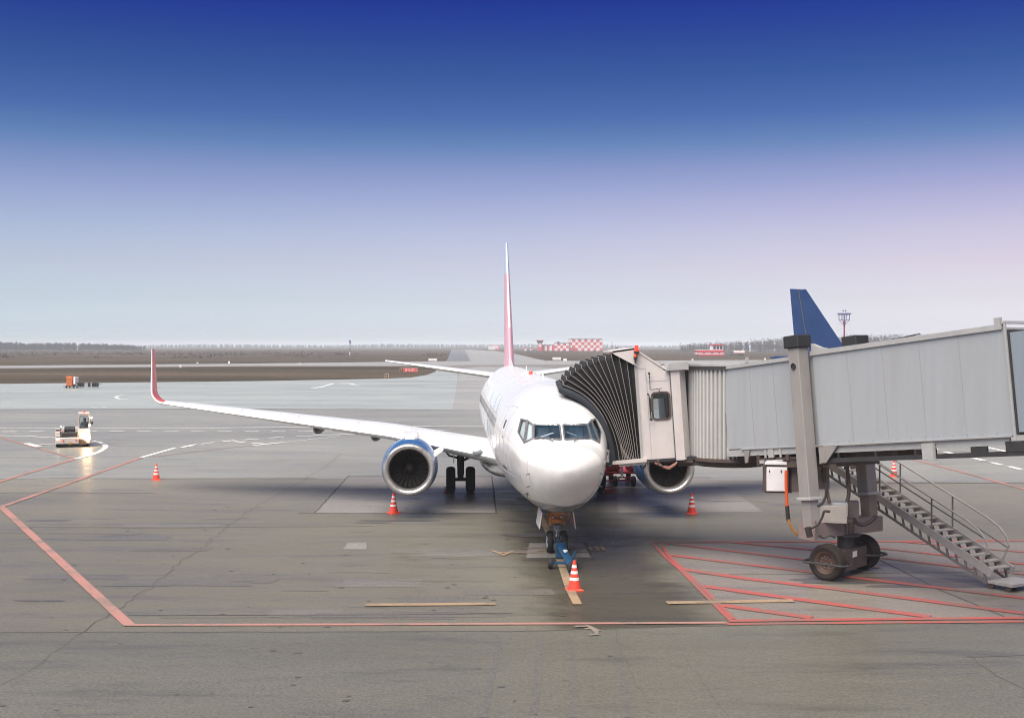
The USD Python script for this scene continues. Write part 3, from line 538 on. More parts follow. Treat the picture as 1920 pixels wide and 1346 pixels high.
for side in (-1, 1):
    for (x, z, L) in ((1.02, 2.75, .16), (1.00, 2.35, .16)):
        p = on_nose(side * x, z, .0); q = p + np.array([side * .10, -.02, -.02]); obj('probe', cat(tube([p, q], [.02, .014], 6), tube([q + [0, .02, 0], q - [0, L, 0]], .011, 6)), DARKSEAM, air)
    p = on_nose(side * 1.0, 2.02, .0); obj('vane', cat(tube([p, p + [side * .12, -.03, 0]], .012, 6), b2(p + [side * .02 - .02, -.10, -.07], p + [side * .02 + .02, .02, .05])), DARKSEAM, air)
    # front door
    zz = np.linspace(2.62, 4.50, 16); s0, s1 = (4.45, 5.25)
    pts = [on_side(s0, z, side, .006) for z in zz] + [on_side(s1, z, side, .006) for z in zz[::-1]]
    quad = np.array([[on_side(s0 + .02, z, side, .004), on_side(s1 - .02, z, side, .004)] for z in zz]); dm = grid_mesh(quad); dm = dm if dm.face_normals[:, 0].mean() * side > 0 else (dm.invert() or dm)
    dr = obj('door', dm, HULL, air); obj('door_edge', tube(pts + [pts[0]], .010, 4), SEAM, dr)
    for (a, c, z, hw, hz, mm, nm) in ((4.85, 0, 3.95, .09, .13, DARKSEAM, 'door_window'), (4.70, 0, 3.55, .05, .03, DARKSEAM, 'door_handle'), (4.85, 0, 2.60, .36, .05, DARKSEAM, 'door_sill')):
        g = np.array([[on_side(a + i * hw, z + j * hz, side, .012) for i in (-1, 0, 1)] for j in (-1, 0, 1)]); gm = grid_mesh(g); gm = gm if gm.face_normals[:, 0].mean() * side > 0 else (gm.invert() or gm); obj(nm, gm, mm, dr)
    for k in range(44):
        s_ = 7.2 + .53 * k
        if s_ > 30.2: break
        o = rrect(-.12, -.17, .12, .17, .10); v2, f2 = trimesh.creation.triangulate_polygon(o, engine='earcut')
        q = trimesh.Trimesh(np.array([on_side(s_ + x, 3.83 + z, side, .006) for x, z in v2]), np.asarray(f2), process=False)
        if q.face_normals[:, 0].mean() * side < 0: q.invert()
        obj('cabin_window', q, CABINWIN, air)
    for (a, c, z0, z1, sl) in ((9.2, 11.6, 3.10, 3.60, .5), (12.4, 16.4, 3.05, 3.60, .5), (8.4, 10.4, 4.12, 4.60, .6), (11.0, 14.5, 4.12, 4.60, .6), (15.2, 19.5, 4.12, 4.58, .6), (17.2, 20.5, 3.05, 3.6, .5)):
        g = np.array([[on_side(a + sl * j + (c - a) * i / 4, z0 + (z1 - z0) * j / 3, side, .007) for i in range(5)] for j in range(4)]); gm = grid_mesh(g); gm = gm if gm.face_normals[:, 0].mean() * side > 0 else (gm.invert() or gm)
        obj('lettering_block', gm, PALELETTER, air)
for (s_, hgt, n) in ((9.5, .28, 'antenna'), (19.0, .30, 'antenna')):
    obj(n, prism([(s_ - 4, 5.20), (s_ - 3.65, 5.20), (s_ - 3.70, 5.24 + hgt), (s_ - 3.82, 5.24 + hgt)], -.012, .012, 'yz'), WHITE, air)
obj('beacon', lathe([(.09, 0), (.09, .06), (.05, .12), (0, .13)], 'z', 16, (0, 12.3, 5.255)), REDLENS, air)
obj('satellite_dome', ball((0, 14.0, 5.24), .5, 2, (.7, 1.6, .22)), WHITE, air)

# wings
def foil(n=15):
    x = (1 - np.cos(np.linspace(0, np.pi, n))) / 2; t = 5 * (.2969 * np.sqrt(x) - .126 * x - .3516 * x ** 2 + .2843 * x ** 3 - .1015 * x ** 4)
    return x, t
FX, FT = foil(17)
def wing_sections(stations, side, vertical=False):
    """stations: rows (span, leading edge station, chord, height, thickness, twist degrees); returns (n, m, 3) around each section from the trailing edge over the top to the nose and back below."""
    out = []
    for (bq, le, ch, z, th_, tw) in stations:
        up = np.c_[FX[::-1] * ch, (FT[::-1] * th_ + .02 * np.sin(np.pi * FX[::-1])) * ch]; lo = np.c_[FX[1:] * ch, (-FT[1:] * th_ * .8 + .02 * np.sin(np.pi * FX[1:])) * ch]
        q = np.vstack([up, lo]); a = math.radians(tw); xx = q[:, 0] - ch * .25
        yy, zz = xx * math.cos(a) + q[:, 1] * math.sin(a) + ch * .25, -xx * math.sin(a) + q[:, 1] * math.cos(a)
        out.append(np.c_[np.full(len(q), bq * side), le - 4 + yy, z + zz])
    return np.array(out)
def loft(P, side, cols=None, rows=None):
    m = np.zeros((P.shape[0] - 1, P.shape[1] - 1), bool); m[slice(*(rows or (0, None))), slice(*(cols or (0, None)))] = True
    g = grid_mesh(P, mask=m)
    if side > 0: g.invert()
    return g
def lerp_st(rows, n):
    r = np.array(rows, float); b_ = np.linspace(r[0, 0], r[-1, 0], n); return np.column_stack([b_] + [np.interp(b_, r[:, 0], r[:, k]) for k in range(1, 6)])
WROWS = [(1.2, 12.5, 8.7, 1.93, .125, 2.2), (1.88, 13.25, 7.95, 2.06, .122, 2.2), (5.75, 15.3, 5.75, 2.76, .112, 1.2), (16.0, 20.75, 1.62, 3.86, .105, -.5)]
def wing_z(bq): return np.interp(bq, [r[0] for r in WROWS], [r[3] for r in WROWS])
def wing_le(bq): return np.interp(bq, [r[0] for r in WROWS], [r[1] for r in WROWS])
def wing_ch(bq): return np.interp(bq, [r[0] for r in WROWS], [r[2] for r in WROWS])
N0 = len(FX)                        # index of the leading edge around a section is N0 - 1
fan_hub_z = 1.87
for side in (-1, 1):
    S = lerp_st(WROWS, 41); PW = wing_sections(S, side); sp = S[:, 0]
    ca, cb = N0 - 1 - 5, N0 - 1 + 4
    wg = cat(loft(PW, side, (0, ca)), loft(PW, side, (ca, cb), (0, 10)))
    wing = obj('wing', wg, WHITE, air, smooth=40); obj('wing_underside', loft(PW, side, (cb, None)), UNDERSHADE, wing, smooth=40)
    for (i0, i1) in ((10, 16), (16, 23), (23, 30), (30, 40)):
        g = loft(PW, side, (ca, cb), (i0, i1)); v = np.array(g.vertices); 
        obj('slat', g, WHITE, wing, smooth=40)
        q = PW[i0][ca:cb + 1] + np.array([0, -.004, .002]); obj('slat_gap', tube(q, .012, 4), SEAM, wing)
    obj('slat_edge', tube(PW[10:41, ca] + np.array([0, 0, .006]), .008, 4), SEAM, wing)
    # winglet: blends up from the tip
    a = np.linspace(0, 1, 14); pth = []
    for t_ in a:
        if t_ < .45: q = t_ / .45 * math.radians(80); R = .62; pth.append((16.0 + R * math.sin(q), 3.86 + R * (1 - math.cos(q)), q))
        else: d = (t_ - .45) / .55 * 1.92; q = math.radians(80); pth.append((16.0 + .62 * math.sin(q) + d * math.cos(q), 3.86 + .62 * (1 - math.cos(q)) + d * math.sin(q), q))
    PL = []
    for t_, (bq, z, q) in zip(a, pth):
        ch = 1.62 - (1.62 - .62) * t_ ** .9; le = 20.75 + .30 * min(t_ / .45, 1) + max(t_ - .45, 0) / .55 * 1.45
        n_ = np.array([-math.sin(q), math.cos(q)])
        up = np.c_[FX[::-1] * ch, FT[::-1] * .10 * ch]; lo = np.c_[FX[1:] * ch, -FT[1:] * .10 * ch]; w_ = np.vstack([up, lo])
        PL.append(np.c_[(bq + w_[:, 1] * n_[0]) * side, le - 4 + w_[:, 0], z + w_[:, 1] * n_[1]])
    PL = np.array(PL)
    wl = obj('winglet', cat(loft(PL, side, (0, N0 - 1 - 3)), loft(PL, side, (N0 - 1 + 2, None))), RED, air, smooth=40)
    obj('winglet_leading_edge', loft(PL, side, (N0 - 1 - 3, N0 - 1 + 2)), WHITE, wl, smooth=40)
    # flap track fairings
    for bq, sc in ((4.15, .9), (6.55, 1.0), (9.1, .95)):
        z = wing_z(bq); y = wing_le(bq) + wing_ch(bq) * .78 - 4
        f_ = lathe([(0, -1.9), (.10, -1.7), (.19, -1.1), (.235, -.3), (.22, .5), (.13, 1.3), (0, 1.75)], 'y', 16); f_.vertices = np.asarray(f_.vertices) * sc * [1, 1, 1.25] + [bq * side, y, z - .30]
        obj('flap_fairing', f_, UNDER, wing)
    # wing root fairing and landing lamp
    fa = ball((side * 1.15, 14.2, 1.62), 1.0, 3, (.95, 6.2, .46)); obj('wing_root_fairing', fa, HULL, air, smooth=60)
    lb = 2.25; lp = np.array([side * lb, wing_le(lb) - 4 - .02, wing_z(lb) + .16]); obj('landing_lamp', ball(lp, .17, 2, (1.25, .5, .8)), LAMPGLASS, wing)
    # engine
    ex, ey = side * 4.83, 7.05
    eng = obj('engine', lathe([(.955, .11), (1.0, .35), (1.045, .8), (1.06, 1.4), (1.04, 2.2), (.97, 3.0), (.86, 3.6), (.80, 3.9), (.77, 3.9), (.79, 3.4)], 'y', 64, (ex, ey, fan_hub_z)), BLUE, air, smooth=40)
    obj('inlet_lip', lathe([(.735, .42), (.725, .25), (.735, .14), (.775, .05), (.83, .008), (.88, 0.0), (.92, .03), (.955, .11)][::1], 'y', 64, (ex, ey, fan_hub_z)), SILVER, eng, smooth=60)
    obj('inlet_duct', lathe([(.02, 1.12), (.76, 1.10), (.765, .8), (.735, .42)], 'y', 48, (ex, ey, fan_hub_z)), DUCT, eng, smooth=60)
    obj('core_nozzle', lathe([(.56, 3.2), (.55, 3.9), (.47, 4.6), (.36, 5.1), (.33, 5.1), (.34, 4.8), (.10, 5.0), (0, 5.5)], 'y', 32, (ex, ey, fan_hub_z)), STEEL, eng)
    obj('spinner', lathe([(0, .52), (.06, .58), (.15, .75), (.22, .98), (.22, 1.05)], 'y', 24, (ex, ey, fan_hub_z)), FANBLADE, eng)
    for k in range(24):
        an = k * 2 * math.pi / 24; rr_ = np.linspace(.20, .745, 6); tw_ = np.radians(np.linspace(25, 62, 6)); hw_ = np.linspace(.045, .085, 6)
        g = np.array([[[r_, -sgn * h_ * math.sin(t2), .95 + sgn * h_ * math.cos(t2)] for sgn in (-1, 1)] for r_, t2, h_ in zip(rr_, tw_, hw_)])
        q = np.stack([g[..., 0] * math.cos(an) - g[..., 1] * math.sin(an), g[..., 2], g[..., 0] * math.sin(an) + g[..., 1] * math.cos(an)], -1) + [ex, ey, fan_hub_z]
        obj('fan_blade', grid_mesh(q), FANBLADE, eng)
    pz = fan_hub_z + .92
    py_ = np.array([(ey + .75, pz - .02, pz + .08), (ey + 1.4, pz - .05, pz + .22), (ey + 2.3, pz - .10, pz + .31), (ey + 3.7, pz - .3, pz + .28), (ey + 5.6, pz - .35, pz + .10)])
    pyl = trimesh.convex.convex_hull(np.array([[ex + sx * w_, y, z] for (y, z0, z1), w_ in zip(py_, (.10, .24, .26, .24, .08)) for sx in (-1, 1) for z in (z0, z1)])); obj('pylon', pyl, WHITE, eng)
    st = np.array([(ex - side * .86, ey + .55, fan_hub_z + .42), (ex - side * 1.22, ey + .75, fan_hub_z + .68), (ex - side * 1.24, ey + 1.5, fan_hub_z + .70), (ex - side * .88, ey + 1.8, fan_hub_z + .48)])
    obj('strake', cat(trimesh.convex.convex_hull(np.vstack([st + [side * .03, 0, .05], st - [side * .03, 0, .05]]))), WHITE, eng)
    # main gear
    gx, gy = side * 2.86, 15.6
    gear = obj('main_gear', cat(tube([(gx, gy, 2.3), (gx, gy, 1.15)], .16, 14), tube([(gx, gy, 1.2), (gx, gy, .56)], .11, 14), tube([(gx - .62, gy, .565), (gx + .62, gy, .565)], .08, 10), tube([(gx, gy - .02, 1.35), (gx - side * 1.35, gy, 2.0)], .06, 8),
                    bx((gx, gy - .12, 1.0), (.30, .16, .5), bevel=.04), tube([(gx - .12, gy - .2, 1.25), (gx - .1, gy - .34, .95), (gx - .1, gy - .14, .62)], .035, 6), tube([(gx + .12, gy - .2, 1.25), (gx + .1, gy - .34, .95), (gx + .1, gy - .14, .62)], .035, 6),
                    tube([(gx + side * .1, gy, 1.5), (gx + side * .5, gy - .1, 1.62), (gx + side * .75, gy - .1, 1.9), (gx + side * 1.25, gy, 1.55)], .05, 6)), DARKSTEEL, air)
    obj('gear_door', bx((gx + side * .30, gy + .02, 1.75), (.04, .9, .85), bevel=.015), WHITE, gear)
    for o in (-.43, .43):
        ty = lathe([(.30, -.19), (.46, -.205), (.535, -.16), (.565, -.07), (.565, .07), (.535, .16), (.46, .205), (.30, .19)], 'x', 36, (gx + o, gy, .565)); wh = obj('tyre', ty, RUBBER, gear, smooth=40)
        obj('rim', lathe([(.0, -.10), (.18, -.12), (.30, -.19), (.30, .19), (.18, .12), (0, .10)], 'x', 24, (gx + o, gy, .565)), STEEL, wh)

# tail
FROWS = [(4.95, 32.6, 5.75, 0), (5.6, 33.1, 5.15, 0), (8.9, 35.35, 3.6, 0), (12.1, 37.55, 2.1, 0), (12.5, 37.95, 1.65, 0)]
def fin_secs(rows, n, th_=.10):
    r = np.array(rows, float); zq = np.linspace(r[0, 0], r[-1, 0], n); out = []
    for z in zq:
        le, ch = np.interp(z, r[:, 0], r[:, 1]), np.interp(z, r[:, 0], r[:, 2]); up = np.c_[FX[::-1] * ch, FT[::-1] * th_ * ch]; lo = np.c_[FX[1:] * ch, -FT[1:] * th_ * ch]; w_ = np.vstack([up, lo])
        out.append(np.c_[w_[:, 1], le - 4 + w_[:, 0], np.full(len(w_), z)])
    return np.array(out)
PF = fin_secs(FROWS, 25, .105)
zi = np.linspace(4.95, 12.5, 25); ib = int(np.argmin(abs(zi - 10.75)))
cr = 3; ce = PF.shape[1] - 1 - 3
def fl(cols, rows): 
    g = grid_mesh(PF, mask=(lambda m: (m.__setitem__((slice(*rows), slice(*cols)), True), m)[1])(np.zeros((PF.shape[0] - 1, PF.shape[1] - 1), bool))); return g
lea, leb = N0 - 1 - 1, N0 - 1 + 1
fin = obj('tail_fin', cat(fl((cr, lea), (0, ib)), fl((leb, ce), (0, ib)), fl((lea, leb), (0, 8))), FINRED, air, smooth=40)
obj('fin_leading_edge', fl((lea, leb), (8, 24)), WHITE, fin); obj('fin_tip', cat(fl((cr, lea), (ib, 24)), fl((leb, ce), (ib, 24))), FINBLUE, fin)
obj('fin_cap', grid_mesh(np.stack([PF[-1][:N0], PF[-1][::-1][:N0]], 0)), FINBLUE, fin)
rud = obj('rudder', cat(fl((0, cr), (0, ib)), fl((ce, PF.shape[1] - 1), (0, ib))), FINRED, fin); obj('rudder_tip', cat(fl((0, cr), (ib, 24)), fl((ce, PF.shape[1] - 1), (ib, 24))), FINBLUE, fin)
dors = trimesh.convex.convex_hull(np.array([(0, 24.9, 5.20), (.10, 28.7, 5.15), (-.10, 28.7, 5.15), (0, 28.9, 5.72), (.14, 30.5, 5.2), (-.14, 30.5, 5.2), (0, 30.5, 6.0), (0, 28.6, 5.55)])); obj('dorsal_fin', dors, HULL, fin)
for side in (-1, 1):
    R = [(.3, 33.1, 3.5, 4.62, .12, 2.5), (7.1, 37.0, 1.25, 5.52, .10, 2.5)]
    Ph = wing_sections(lerp_st(R, 12), side); tp_ = obj('tailplane', loft(Ph, side, (0, N0 + 1)), WHITE, air, smooth=40); obj('tailplane_underside', loft(Ph, side, (N0 + 1, None)), UNDERSHADE, tp_, smooth=40)
    tip = Ph[-1]; obj('tailplane_tip', grid_mesh(np.stack([tip[:N0], tip[::-1][:N0]], 0)), WHITE, air)

# nose gear
ng = obj('nose_gear', cat(tube([(0, 0, 1.35), (0, 0, .78)], .085, 12), tube([(0, 0, .8), (0, 0, .34)], .06, 12), tube([(-.30, 0, .343), (.30, 0, .343)], .05, 10), tube([(-.06, -.1, .85), (0, -.26, .62), (0, -.1, .36)], .035, 6), bx((0, -.06, .80), (.2, .2, .24), bevel=.04)), STEEL, air)
obj('bay_bracket', cat(bx((0, .05, 1.17), (.46, .4, .26), bevel=.04), bx((0, -.18, 1.02), (.36, .12, .16), bevel=.03), bx((-.22, -.05, 1.0), (.07, .18, .26)), bx((.22, -.05, 1.0), (.07, .18, .26)), tube([(-.3, -.05, 1.22), (-.24, -.1, .95)], .03, 6), tube([(.3, -.05, 1.22), (.24, -.1, .95)], .03, 6)), PRIMER, ng)
for x in (-.13, .0, .13): obj('taxi_lamp', ball((x, -.2, 1.14 if x else .70), .05, 2, (1, .6, 1)), LAMPGLASS, ng)
obj('taxi_lamp', ball((0, -.18, .56), .055, 2, (1, .6, 1)), GREYHUB, ng)
for side in (-1, 1):
    d = bx((0, 0, 0), (.035, 1.35, .52), bevel=.012); d.apply_transform(trimesh.transformations.rotation_matrix(math.radians(side * -9), [0, 1, 0])); d.apply_translation((side * .52, .35, 1.04)); obj('gear_door', d, WHITE, ng)
    d = bx((0, 0, 0), (.02, 1.2, .44), bevel=.008); d.apply_transform(trimesh.transformations.rotation_matrix(math.radians(side * -9), [0, 1, 0])); d.apply_translation((side * .49, .35, 1.04)); obj('door_lining', d, PRIMER, ng)
    ty = lathe([(.19, -.09), (.29, -.10), (.325, -.075), (.343, -.03), (.343, .03), (.325, .075), (.29, .10), (.19, .09)], 'x', 32, (side * .215, 0, .343)); wh = obj('tyre', ty, RUBBER, ng, smooth=40)
    obj('rim', lathe([(0, -.07), (.12, -.075), (.19, -.09), (.19, .09), (.12, .075), (0, .07)], 'x', 20, (side * .215, 0, .343)), GREYHUB, wh)

# ------------------------------------------------------------------ the boarding bridge
A0 = np.array([6.98, 35.87, 3.37]); uh = np.array([.5227, -.8526, 0]); uh /= np.linalg.norm(uh); NN = np.array([-uh[1], uh[0], 0])
U = uh + [0, 0, .1087]; U /= np.linalg.norm(U); V = np.cross(NN, U); V = V if V[2] > 0 else -V
BT = np.eye(4); BT[:3, 0], BT[:3, 1], BT[:3, 2], BT[:3, 3] = U, NN, V, A0
base = np.array([9.3, 33.87, 0])
bridge = thing('boarding_bridge', 'grey boarding bridge on two wheels with black pleated canopy against the airliner', 'boarding bridge', base)
def br(name, m, mm, parent=None, smooth=35, frame=None, **t):
    m = m.copy()
    if frame is not None: m.apply_transform(frame); m.fix_normals() if np.linalg.det(frame[:3, :3]) < 0 else None
    m.apply_translation(-base); return obj(name, m, mm, parent or bridge, smooth, **t)
if np.linalg.det(BT[:3, :3]) < 0: FLIP = True
TW = 1.72
def bt(lo, hi, bevel=0): return b2(lo, hi, bevel)
def brs(name, ms, *a, **k):
    return [br(name, m, *a, **k) for m in ms]
def wallribs(t0, t1, n0, v0, v1, step=.30):
    return [bt((t, n0 - .008, v0), (t + .02, n0 + .01, v1)) for t in np.arange(t0 + step / 2, t1, step)]
t1 = br('tunnel', cat(bt((-.8, 0, 0), (3.0, TW, 2.42))), GALV, frame=BT, smooth=False, label='near tunnel section between canopy cab and first column')
t2 = br('tunnel', cat(bt((3.0, -.05, -.02), (9.22, TW + .05, 2.47))), GALV, frame=BT, smooth=False, label='large tunnel section right of the first column')
PSEAM = mat('soft_seam', (.27, .28, .285), .5)
for t_ in (.36, 1.35, 2.2): br('wall_seam', bt((t_, -.005, .02), (t_ + .012, .01, 2.4)), PSEAM, t1, frame=BT, smooth=False)
for t_ in (4.25, 5.45, 6.65, 7.85): br('wall_seam', bt((t_, -.054, .0), (t_ + .010, -.04, 2.46)), PSEAM, t2, frame=BT, smooth=False)
for k in range(14): br('rivet', ball((3.25 + .42 * k, -.052, .06), .014, 1), PSEAM, t2, frame=BT)
t3 = br('tunnel', bt((9.22, -.01, .05), (17, TW - .02, 2.38)), GALV2, frame=BT, smooth=False, label='blue grey inner tunnel section at the right edge')
br('roof_edge', cat(bt((-.85, -.06, 2.423), (2.5, .10, 2.53)), bt((-.85, .10, 2.43), (3, TW + .03, 2.48))), FLANGE, t1, frame=BT, smooth=False)
br('roof_edge', cat(bt((2.95, -.10, 2.473), (9.12, .10, 2.60)), bt((2.95, .10, 2.474), (8.97, TW + .08, 2.54))), FLANGE, t2, frame=BT, smooth=False)
br('roof_gusset', prism([(3.02, 2.60), (3.6, 2.60), (3.35, 2.66), (3.02, 2.80)], -.10, .06, 'xz'), FLANGE, t2, frame=BT, smooth=False)
br('end_frame', cat(bt((9.17, -.09, -.1), (9.225, -.052, 2.62)), bt((9.12, -.09, 2.6), (9.225, TW, 2.66))), FLANGE, t2, frame=BT, smooth=False)
br('end_shade_plate', bt((9.226, -.045, -.0), (9.27, TW, 2.45)), DARKSTEEL, t3, frame=BT, smooth=False)  # dark plate added to stand for the shadow at the recessed end
brs('lower_flange', [bt((-.2, -.05, -.03), (2.5, .04, -.003)), bt((-.9, .0, -.22), (2.55, .08, -.03)), bt((3.2, -.11, -.05), (9.1, .02, -.022)), bt((3.3, -.03, -.24), (9.0, .05, -.05))], FLANGE, bridge, frame=BT, smooth=False)
brs('gusset_plate', [prism([(-.05, -.05), (.18, -.05), (.06, -.42), (-.05, -.42)], -.06, -.02, 'xz'), prism([(3.02, -.06), (3.7, -.06), (3.25, -.50), (3.02, -.50)], -.12, -.07, 'xz')], COLUMN, bridge, frame=BT, smooth=False)
br('cable_rail', cat(bt((3.1, -.04, -.50), (9.6, .06, -.38)), *[bt((t, -.02, -.40), (t + .06, .04, -.20)) for t in (3.6, 4.9, 6.2, 6.8, 8.3)], bt((7.9, -.02, -.46), (8.3, .05, -.24)), bt((8.9, -.05, -.40), (13, .03, -.15))), DARKSTEEL, bridge, frame=BT, smooth=False)
br('rail_bracket', bt((6.55, -.15, -.50), (6.90, -.06, -.10)), FLANGE, bridge, frame=BT, smooth=False)
brs('underframe', [bt((-1.3, .25, -.34), (2.5, .45, -.14)), bt((-1.3, 1.2, -.34), (2.6, 1.5, -.12)), bt((.5, .05, -.42), (2.5, .2, -.30)), *[bt((t, .0, -.40), (t + .12, 1.5, -.2)) for t in (.4, 1.0, 1.6, 2.2)], bt((.3, .08, -.52), (1.1, .28, -.40)), bt((1.5, .05, -.6), (2.6, .3, -.36)),
                       bt((2.9, .3, -.5), (5.2, .5, -.2)), bt((2.9, 1.3, -.5), (5.2, 1.5, -.2)), bt((3.0, 0, -.62), (3.5, TW, -.45))], BROWN, bridge, frame=BT, smooth=False)
brs('hanger_bracket', [bt((.95, -.05, -.30), (1.15, .0, -.05)), bt((1.4, -.04, -.30), (1.46, .0, -.05)), bt((.78, -.04, -.30), (.84, .0, -.05)), bt((.55, -.04, -.46), (1.5, 0, -.36))], FLANGE, bridge, frame=BT, smooth=False)
brs('roof_bracket', [bt((.30, -.07, 2.53), (.38, .0, 2.70)), bt((8.92, -.08, 2.6), (9.08, .02, 2.76))], FLANGE, bridge, frame=BT, smooth=False)
br('roof_rod', cat(tube([(5.75, .1, 2.61), (6.6, .1, 2.66)], .018, 6), bx((5.75, .1, 2.60), (.1, .06, .06))), DARKSTEEL, bridge, frame=BT)
# lifting columns, crossbeam and bogie
for n_, lab in ((-.31, 'column on the near side of the tunnel'), (1.99, 'column on the far side of the tunnel')):
    col = br('lift_column', cat(bt((2.52, n_ - .20, -1.45), (2.92, n_ + .20, 2.72), .02)), COLUMN, frame=BT, smooth=False, label=lab)
    br('column_cap', bt((2.44, n_ - .27, 2.72), (3.0, n_ + .27, 3.06), .02), BLACKCAP, col, frame=BT, smooth=False)
    br('inner_column', bt((2.56, n_ - .16, -2.25), (2.88, n_ + .16, -1.45)), TAN if n_ > 0 else COLUMN, col, frame=BT, smooth=False)
    br('column_collar', bt((2.47, n_ - .25, -1.50), (2.97, n_ + .25, -1.42), .01), FLANGE, col, frame=BT, smooth=False)
    br('bolt', lathe([(0, .03), (.08, .03), (.09, 0)], 'y', 14, (2.72, n_ - .235, 2.2)), DARKSTEEL, col, frame=BT)
nb = np.array([.8526, .5227, 0]); ub = np.array([.5227, -.8526, 0])
def rot_to(v): return math.degrees(math.atan2(v[1], v[0]))
cb0 = np.array([8.13, 33.18, 1.36]); cb1 = cb0 + nb * 2.72
beam = br('crossbeam', cat(bar(cb0, cb1, .50, .42), bar(cb0 - nb * .03 + [0, 0, .02], cb0 + nb * .04 + [0, 0, .02], .62, .56)), PINKBOX, smooth=False)
brs('beam_web', [*[bar(cb0 + nb * q - ub * .0 + ub * .27 + [0, 0, -.18], cb0 + nb * q + ub * .27 + [0, 0, .14], .05, .06, (1, 0, 0)) for q in (1.22, 1.36, 1.50)]], BROWN, beam, smooth=False)
pv = np.array([9.38, 33.92, 0]); ax = np.array([.66, .751, 0]); ax /= np.linalg.norm(ax); fw = np.array([ax[1], -ax[0], 0])
br('pivot', cat(lathe([(.22, .55), (.22, 1.1), (.40, 1.1), (.40, 1.16), (0, 1.16)], 'z', 24, pv)), DARKSTEEL)
br('axle_box', cat(bar(pv - ax * .72 + [0, 0, .48], pv + ax * .72 + [0, 0, .48], .62, .55)), BROWN, smooth=False)
br('number_plate', bar(pv - ax * .2 + fw * .325 + [0, 0, .62], pv + ax * .05 + fw * .325 + [0, 0, .62], .01, .16), PANELWHITE, smooth=False)
wrot = trimesh.transformations.rotation_matrix(math.atan2(ax[1], ax[0]), [0, 0, 1])
for sgn, c in ((-1, np.array([8.66, 33.06, .50])), (1, np.array([10.10, 34.74, .50]))):
    ty = lathe([(.31, -.17), (.41, -.20), (.475, -.17), (.50, -.10), (.50, .10), (.475, .17), (.41, .20), (.31, .17)], 'x', 44); ty.apply_transform(wrot); ty.apply_translation(c)
    wl = br('wheel', ty, OLDTYRE, smooth=40)
    rm = lathe([(0, -.06), (.08, -.10), (.10, -.06), (.20, -.07), (.26, -.15), (.31, -.17), (.31, .17), (.20, .08), (0, .08)], 'x', 32); rm.apply_transform(wrot); rm.apply_translation(c); br('rim', rm, RUSTRIM, wl)
    for k in range(10):
        a_ = k * math.pi / 5; p_ = c - ax * .075 * 1.0 + (fw * math.cos(a_) + np.array([0, 0, 1]) * math.sin(a_)) * .155; br('wheel_nut', ball(p_, .018, 1), STEEL, wl)
    o = sgn * ax; lp = [c + fw * x + o * y + [0, 0, -.02] for x, y in ((-.2, -.45), (-.52, -.30), (-.66, -.05), (-.66, .16), (-.55, .29), (.55, .29), (.66, .16), (.66, -.05), (.52, -.3), (.2, -.45))]
    br('wheel_guard', tube(lp, .032, 8), DARKSTEEL, wl)
# cabinets and cables below the tunnel
def facing(px0, py0, px1, py1, d, depth, ang=0):
    a, b_ = W(px0, py0, d), W(px1, py1, d); c = (a + b_) / 2; return bx(c + [0, depth / 2, 0], (abs(b_[0] - a[0]), depth, abs(a[2] - b_[2])), rz=ang, bevel=.012)
br('cabinet', facing(1435, 872, 1481, 924, 34.6, .5, -8), BROWN, smooth=False, label='white fronted cabinet hanging below the near tunnel')
br('cabinet_door', facing(1438, 876, 1476, 921, 34.52, .06, -8), PANELWHITE, smooth=False); br('cabinet_door', facing(1436, 866, 1479, 871.5, 34.55, .3, -8), PANELWHITE, smooth=False)
br('door_slot', facing(1470, 880, 1474.5, 919, 34.49, .03, -8), BROWN, smooth=False)
for x in (1442, 1464): br('door_latch', facing(x, 881, x + 2.2, 886, 34.47, .02), DARKSTEEL, smooth=False)
br('cabinet', facing(1486, 877, 1508, 922, 34.7, .4, -8), PINKBOX, smooth=False, label='pinkish cabinet beside the white fronted one')
br('cabinet', facing(1524, 872, 1557, 917, 34.4, .45, -8), TAN, smooth=False, label='tan cabinet behind the near column')
brs('frame_post', [facing(1480, 858, 1485, 924, 34.75, .1), facing(1543, 850, 1549, 905, 34.2, .1), facing(1586, 846, 1589.5, 880, 34.3, .08), facing(1434, 862, 1437, 924, 34.62, .08)], BROWN, smooth=False)
br('control_box', cat(facing(1541, 948, 1592, 981, 33.1, .55, -14)), BOXGREY, smooth=False); br('control_box_lid', facing(1550, 942.5, 1592, 947, 33.3, .4, -14), FLANGE, smooth=False)
br('control_box', facing(1594, 940, 1612, 975, 33.9, .3, -10), PINKBOX, smooth=False, label='pinkish box beside the far column')
def wire(pts, d, r, m, name='cable'):
    q = np.array([W(x, y, dd) for (x, y), dd in zip(pts, np.broadcast_to(d, len(pts)))]); t_ = np.linspace(0, 1, len(q)); tt = np.linspace(0, 1, 8 * len(q))
    br(name, tube(np.column_stack([PchipInterpolator(t_, q[:, k])(tt) for k in range(3)]), r, 7), m)
wire([(1474, 882), (1474, 905), (1475, 930), (1476, 950)], 34.0, .045, HOSE, 'orange_hose'); wire([(1476, 948), (1477, 962), (1478.5, 976)], 34.0, .06, CABLE); wire([(1478.5, 974), (1485, 990), (1496, 1002), (1511, 1008)], 33.6, .035, mat('hose_ochre', (.36, .15, .03), .5), 'hose')
wire([(1549, 905), (1549, 925), (1541, 944), (1533, 948), (1526, 940)], 33.2, .035, CABLE); wire([(1549, 905), (1552, 925), (1556, 943)], 33.25, .05, BROWN); wire([(1587, 845), (1589, 880), (1592, 915), (1590, 935), (1586, 941)], 33.6, .055, BROWN)
